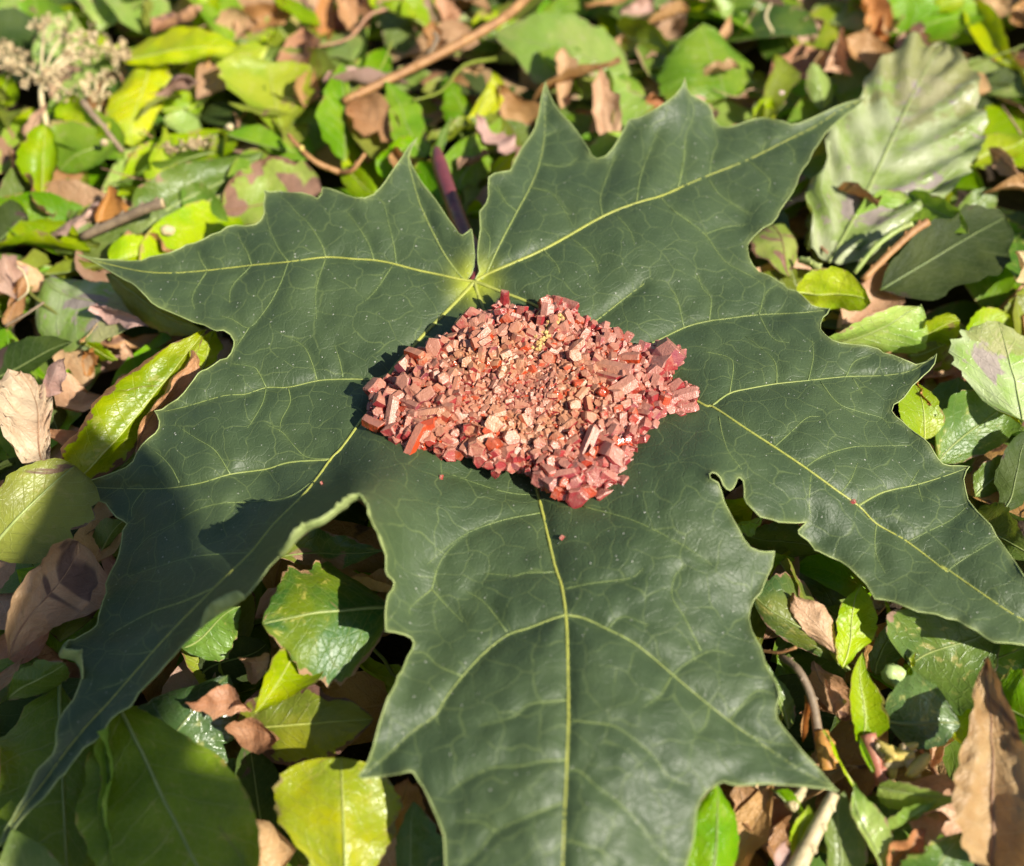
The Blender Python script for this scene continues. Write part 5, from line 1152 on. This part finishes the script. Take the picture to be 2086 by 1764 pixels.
stick('grey_stalk', 'C', [(600,190,18),(560,100,22),(590,20,25)], (.0005, .0004), M_STRAW, 'thin curved dry stalk beyond the crinkled bright leaf', 'stalk')

def blob(name, c, x, y, z, sx, sy, sz, mat, label, cat, group=None, seed=0, rough=.25, rot=0.0):
    bm = bmesh.new(); bmesh.ops.create_icosphere(bm, subdivisions=3, radius=1.0)
    R = Matrix.Rotation(rot, 3, 'Z')
    for v in bm.verts:
        k = 1 + rough * noise.noise((v.co.x * 1.7 + seed, v.co.y * 1.7, v.co.z * 1.7))
        if v.co.x > 0: k *= 1 - 0.45 * v.co.x ** 2
        v.co = R @ Vector((v.co.x * sx * k, v.co.y * sy * k, v.co.z * sz * k))
    me = bpy.data.meshes.new(name); bm.to_mesh(me); bm.free()
    me.polygons.foreach_set('use_smooth', [True] * len(me.polygons))
    o = link(name, me, mat); o.location = P(c, x, y, z)
    return tag(o, label, cat, group)
blob('seed_bud', 'H', 1305, 640, 24, .0030, .0019, .0019, M_BUD, 'pale green plump bud beside the upright lime leaf', 'bud', seed=3, rough=.35, rot=2.2)
blob('seed_bud', 'C', 655, 555, 20, .0013, .0011, .0011, plain('bud_pink', (0.62, 0.45, 0.42), (0.55, 0.36, 0.33), 0.4), 'tiny pinkish round bud behind the maple lobe by the whitish leaf', 'bud', seed=5, rough=.1)
blob('seed_bud', 'A', 615, 835, 24, .0012, .0010, .0009, M_CREAM, 'tiny cream round bud beside the rounded bright leaf', 'bud', seed=7, rough=.1)
blob('seed_bud', 'A', 990, 1350, 20, .0022, .0014, .0012, M_STRAW, 'cream seed lying beside the rolled brown leaf', 'seed', seed=9)
blob('seed_bud', 'A', 1350, 745, 22, .0013, .0010, .0010, M_STRAW, 'cream bud above the slender light green leaf', 'bud', seed=11)
blob('seed_bud', 'A', 1770, 870, 24, .0009, .0008, .0008, M_FLAKE, 'small yellow bud on the knobbly brown twig', 'bud', seed=12)

# dried flower heads: a stalk, branchlets and papery florets
def flower(c, stem, heads, label, nfl=20, spread=1.0, seed=1):
    rs = random.Random(seed)
    s3 = [P(c, *q) for q in stem]; o0 = s3[0]
    root = tag(link('dried_flower', None), label, 'flower'); root.location = o0
    pl = [Vector(v) for v in smooth_line(s3, 6)]
    g, f_ = tube([v - o0 for v in pl], [.0009 - .0004 * i / len(pl) for i in range(len(pl))], 7)
    link('stalk', mesh('stalk', g, f_), M_STRAW, root)
    top = pl[-1]
    for (x, y, z, w) in heads:
        h = P(c, x, y, z)
        q = [Vector(v) for v in smooth_line([top, (top + h) / 2 + Vector((0, 0, .001)), h], 4)]
        g, f_ = tube([v - o0 for v in q], [.0004] * len(q), 5)
        br = link('branchlet', mesh('branchlet', g, f_), M_STRAW, root)
        vv, ff = [], []
        for i in range(nfl):
            p0 = h + Vector((rs.gauss(0, w), rs.gauss(0, w * .6), rs.gauss(0, w * .35)))
            d = Vector((rs.gauss(0, 1), rs.gauss(0, 1), rs.uniform(.1, 1))).normalized()
            s = d.orthogonal().normalized(); u = d.cross(s)
            L = rs.uniform(.0005, .0017); W = L * rs.uniform(.3, .8)
            k = len(vv)
            for a in range(5):
                an = 2 * PI * a / 5
                e = (s * math.cos(an) + u * math.sin(an))
                m2 = (d.cross(e)).normalized()
                vv += [p0 - o0, p0 - o0 + e * L * .6 + m2 * W * .5 + d * L * .3, p0 - o0 + e * L + d * L * rs.uniform(.3, .9), p0 - o0 + e * L * .6 - m2 * W * .5 + d * L * .3]
                ff.append((k + a * 4, k + a * 4 + 1, k + a * 4 + 2, k + a * 4 + 3))
        link('florets', mesh('florets', vv, ff, False), M_CREAM, br)['kind'] = 'stuff'
    return root
flower('A', [(280,760,16),(245,600,22),(240,470,25)], [(270,130,30,.0028),(380,190,29,.003),(500,225,28,.0028),(440,320,27,.0022),(320,440,27,.0024),(400,540,26,.0024),(210,470,27,.002),(560,300,26,.002),(120,400,25,.0022)], 'dried cream flower head with branching stalk beside hanging yellow leaves', seed=4)
flower('A', [(30,480,16),(60,420,20)], [(30,330,24,.0026),(60,400,22,.002),(10,260,24,.002)], 'smaller dried cream flower cluster next to the branching one', seed=5)
flower('A', [(1120,900,15),(1150,860,19)], [(1110,840,22,.0018),(1190,830,22,.0018),(1010,870,20,.0014)], 'tuft of dried cream florets above the long folded leaf', nfl=16, seed=6)
flower('A', [(560,700,16),(580,620,20)], [(590,560,24,.0018),(640,460,24,.0018),(560,460,24,.0016)], 'loose dried florets beside the hanging yellow leaf', nfl=14, seed=7)
flower('A', [(690,420,16),(690,360,20)], [(680,290,25,.0022),(720,330,24,.0018)], 'dried beige florets behind the pointed yellow green leaf', nfl=18, seed=8)
# yellow flakes of a broken seed head
rs = random.Random(3)
for i in range(9):
    x, y = [(1250,1110),(1310,1090),(1350,1120),(1330,1160),(1390,1075),(1290,1150),(1400,1150),(1450,1180),(1270,1090)][i]
    c0 = P('H', x, y, 25 + rs.uniform(0, 2)); L = rs.uniform(.0016, .0030); W = L * .35
    d = Vector((rs.uniform(-1, 1), rs.uniform(-1, 1), rs.uniform(-.2, .4))).normalized(); s = d.cross(Vector((0, 0, 1))).normalized(); n_ = s.cross(d)
    vv = []
    for a in range(7):
        t = a / 6; ww = W * math.sin(PI * (0.12 + 0.8 * t))
        vv += [d * L * (t - .5) * 2 + s * ww + n_ * .0004 * t, d * L * (t - .5) * 2 + n_ * (.0004 * t + .0005), d * L * (t - .5) * 2 - s * ww + n_ * .0004 * t]
    ff = [(a * 3 + k, a * 3 + k + 1, a * 3 + k + 4, a * 3 + k + 3) for a in range(6) for k in range(2)]
    o = link('seed_flake', mesh('seed_flake', vv, ff), M_FLAKE if i % 3 else M_CREAM); o.location = c0
    md = o.modifiers.new('thick', 'SOLIDIFY'); md.thickness = .0003
    tag(o, 'yellow flake of a broken seed head in the gap below the blue green shiny leaf' if i % 3 else 'cream flake of a broken seed head in the gap below the blue green shiny leaf', 'flake', 'seed head flakes')

# ================================================================== litter carpet beneath and beyond
rs = random.Random(21)
keys = ['bright', 'mid', 'dark', 'olive', 'lime', 'brown', 'tan', 'speck', 'pale', 'patchy', 'mid', 'dark', 'brown', 'bright', 'tan', 'pink']
mats = sorted(set(keys))
V_, F_, UV_, SU_, RN_, MI_ = [], [], [], [], [], []
def scatter(x, y, z, size, key, tilt):
    an = rs.uniform(0, 2 * PI); d = Vector((math.cos(an), math.sin(an), rs.uniform(-tilt, tilt))).normalized()
    s = d.cross(Vector((rs.uniform(-tilt, tilt), rs.uniform(-tilt, tilt), 1))).normalized()
    c0 = Vector((x, y, z)); L = size * 0.5; W = L * rs.uniform(.42, .62)
    vs, fs, uv, w2, n = leaf_grid(c0 - d * L, c0 + d * L, c0 + s * W, c0 - s * W, rs.choice(['ov', 'el', 'lan', 'rd']), rs, bend=rs.uniform(0, .003), roll=rs.uniform(.1, .9), wave=1.0, nt=9, nu=6, quilt=.1)
    k = len(V_); V_.extend(vs); F_.extend([tuple(i + k for i in f) for f in fs]); UV_.extend(uv); SU_.extend(size_uv(uv, c0 - d * L, c0 + d * L, c0 + s * W, c0 - s * W, rs))
    q = rs.random(); RN_.extend([q] * len(vs)); MI_.extend([mats.index(key)] * len(fs))
# under the surveyed leaves: low and dark
for i in range(950):
    scatter(rs.uniform(-.24, .24), rs.uniform(-.17, .30), rs.uniform(.001, .016), rs.uniform(.016, .040), rs.choice(keys), .45)
for i in range(260):
    scatter(rs.uniform(-.22, .22), rs.uniform(.06, .24), rs.uniform(.008, .017), rs.uniform(.018, .036), rs.choice(['bright', 'lime', 'mid', 'bright', 'pale', 'olive', 'tan']), .6)
for i in range(330):
    scatter(rs.uniform(-.20, .20), rs.uniform(-.13, .06), rs.uniform(.004, .014), rs.uniform(.014, .034), rs.choice(['bright', 'mid', 'mid', 'brown', 'tan', 'olive', 'dark', 'speck']), .6)
# beyond the picture the bed goes on at the same depth
i = 0
while i < 3400:
    r = math.sqrt(rs.uniform(.15 ** 2, 1.0 ** 2)); a = rs.uniform(0, 2 * PI)
    x, y = r * math.cos(a), .05 + r * math.sin(a)
    i += 1
    v = CAM_M.transposed() @ (Vector((x, y, .02)) - CAM_L)
    u_, w_ = v.x / -v.z / TANH, v.y / -v.z / TANH * 2086 / 1764
    if v.z < 0 and abs(u_) < 1.08 and -1.1 < w_ < 1.02: continue
    scatter(x, y, rs.uniform(.005, .024), rs.uniform(.025, .05), rs.choice(keys), .5)
def shred(x, y, z):
    an = rs.uniform(0, 2 * PI); d = Vector((math.cos(an), math.sin(an), rs.uniform(-.5, .5))).normalized(); s = d.cross(Vector((rs.uniform(-.8, .8), rs.uniform(-.8, .8), 1))).normalized()
    c0 = Vector((x, y, z)); L = rs.uniform(.005, .013); W = L * rs.uniform(.2, .6); q4 = (c0 - d * L, c0 + d * L, c0 + s * W, c0 - s * W)
    vs, fs, uv, w2, n = leaf_grid(*q4, rs.choice(['ov', 'strip', 'tri', 'el']), rs, bend=rs.uniform(-.002, .002), roll=rs.uniform(.8, 1.5), wave=1.2, torn=.6, crumple=1.2, nt=10, nu=6)
    k = len(V_); V_.extend(vs); F_.extend([tuple(i + k for i in f) for f in fs]); UV_.extend(uv); SU_.extend(size_uv(uv, *q4, rs))
    RN_.extend([rs.random()] * len(vs)); MI_.extend([mats.index(rs.choice(['brown', 'tan', 'tan', 'pink', 'brown', 'olive', 'lime']))] * len(fs))
def straw(x, y, z):
    an = rs.uniform(0, 2 * PI); d = Vector((math.cos(an), math.sin(an), rs.uniform(-.3, .5))).normalized(); L = rs.uniform(.006, .02)
    c0 = Vector((x, y, z)); e = Vector((rs.gauss(0, .002), rs.gauss(0, .002), rs.gauss(0, .002)))
    pts = [c0 - d * L, c0 - d * L * .3 + e, c0 + d * L * .4 - e * .5, c0 + d * L]
    r0 = rs.uniform(.00018, .0006)
    vs, fs = tube([Vector(v) for v in smooth_line(pts, 3)], [r0 * (1 - .05 * i) for i in range(10)], 5)
    k = len(V_); V_.extend(vs); F_.extend([tuple(i + k for i in f) for f in fs]); UV_.extend([(.5, .5)] * len(vs)); SU_.extend([(v.x, v.y) for v in vs])
    RN_.extend([rs.random()] * len(vs)); MI_.extend([mats.index(rs.choice(['brown', 'tan', 'olive']))] * len(fs))
for i in range(420): shred(rs.uniform(-.20, .20), rs.uniform(-.12, .22), rs.uniform(.010, .022))
for i in range(190): straw(rs.uniform(-.20, .20), rs.uniform(-.12, .22), rs.uniform(.010, .022))
me = mesh('leaf_litter', V_, F_); set_uv(me, UV_, SU_); fattr(me, 'rnd', RN_)
for k in mats: me.materials.append(LM[k])
me.polygons.foreach_set('material_index', MI_)
o = bpy.data.objects.new('leaf_litter', me); COL.objects.link(o)
tag(o, 'bed of mixed green and brown fallen leaves under and around everything', 'leaf litter', kind='stuff')

# ================================================================== leafy shoot added out of view; its leaves are shaped to shade the lower left
root = tag(link('added_shade_shoot', None), 'added unseen green shoot over the bed, put there to shade one maple lobe', 'added shade caster')
SH = to_sun * 0.50
root.location = (0.16, -0.62, 0.0)
o0 = Vector(root.location)
tips = []
for (B, T, L, R) in [((320,1800),(185,850),(10,1400),(415,1270)), ((20,1880),(610,1690),(290,1540),(330,2010))]:
    q = [at(*v, 33.0) + SH for v in (B, T, L, R)]
    rs2 = random.Random(len(tips))
    vs_, fs_, uv, w2, n = leaf_grid(*q, 'rd', rs2, wave=.5, roll=.15, nt=18, nu=10)
    me = mesh('added_shade_leaf', [v - o0 for v in vs_], fs_); set_uv(me, uv, size_uv(uv, *q, rs2)); fattr(me, 'rnd', [.4] * len(vs_))
    link('leaf', me, LM['mid'], root); tips.append(q[0])
pl = [Vector(v) for v in smooth_line([o0, Vector((.20, -.58, .22)), Vector((.235, -.44, .37)), tips[0] + Vector((0, -.06, .012)), tips[0]], 8)]
g, f_ = tube([v - o0 for v in pl], [.0028 - .0018 * i / len(pl) for i in range(len(pl))], 8)
link('stem', mesh('stem', g, f_), M_GREENST, root)
for t in tips[1:]:
    q = [Vector(v) for v in smooth_line([pl[-9], (pl[-9] + t) / 2 + Vector((0, 0, .004)), t], 6)]
    g, f_ = tube([v - o0 for v in q], [.0008] * len(q), 6)
    link('added_shade_stalk', mesh('added_shade_stalk', g, f_), M_GREENST, root)
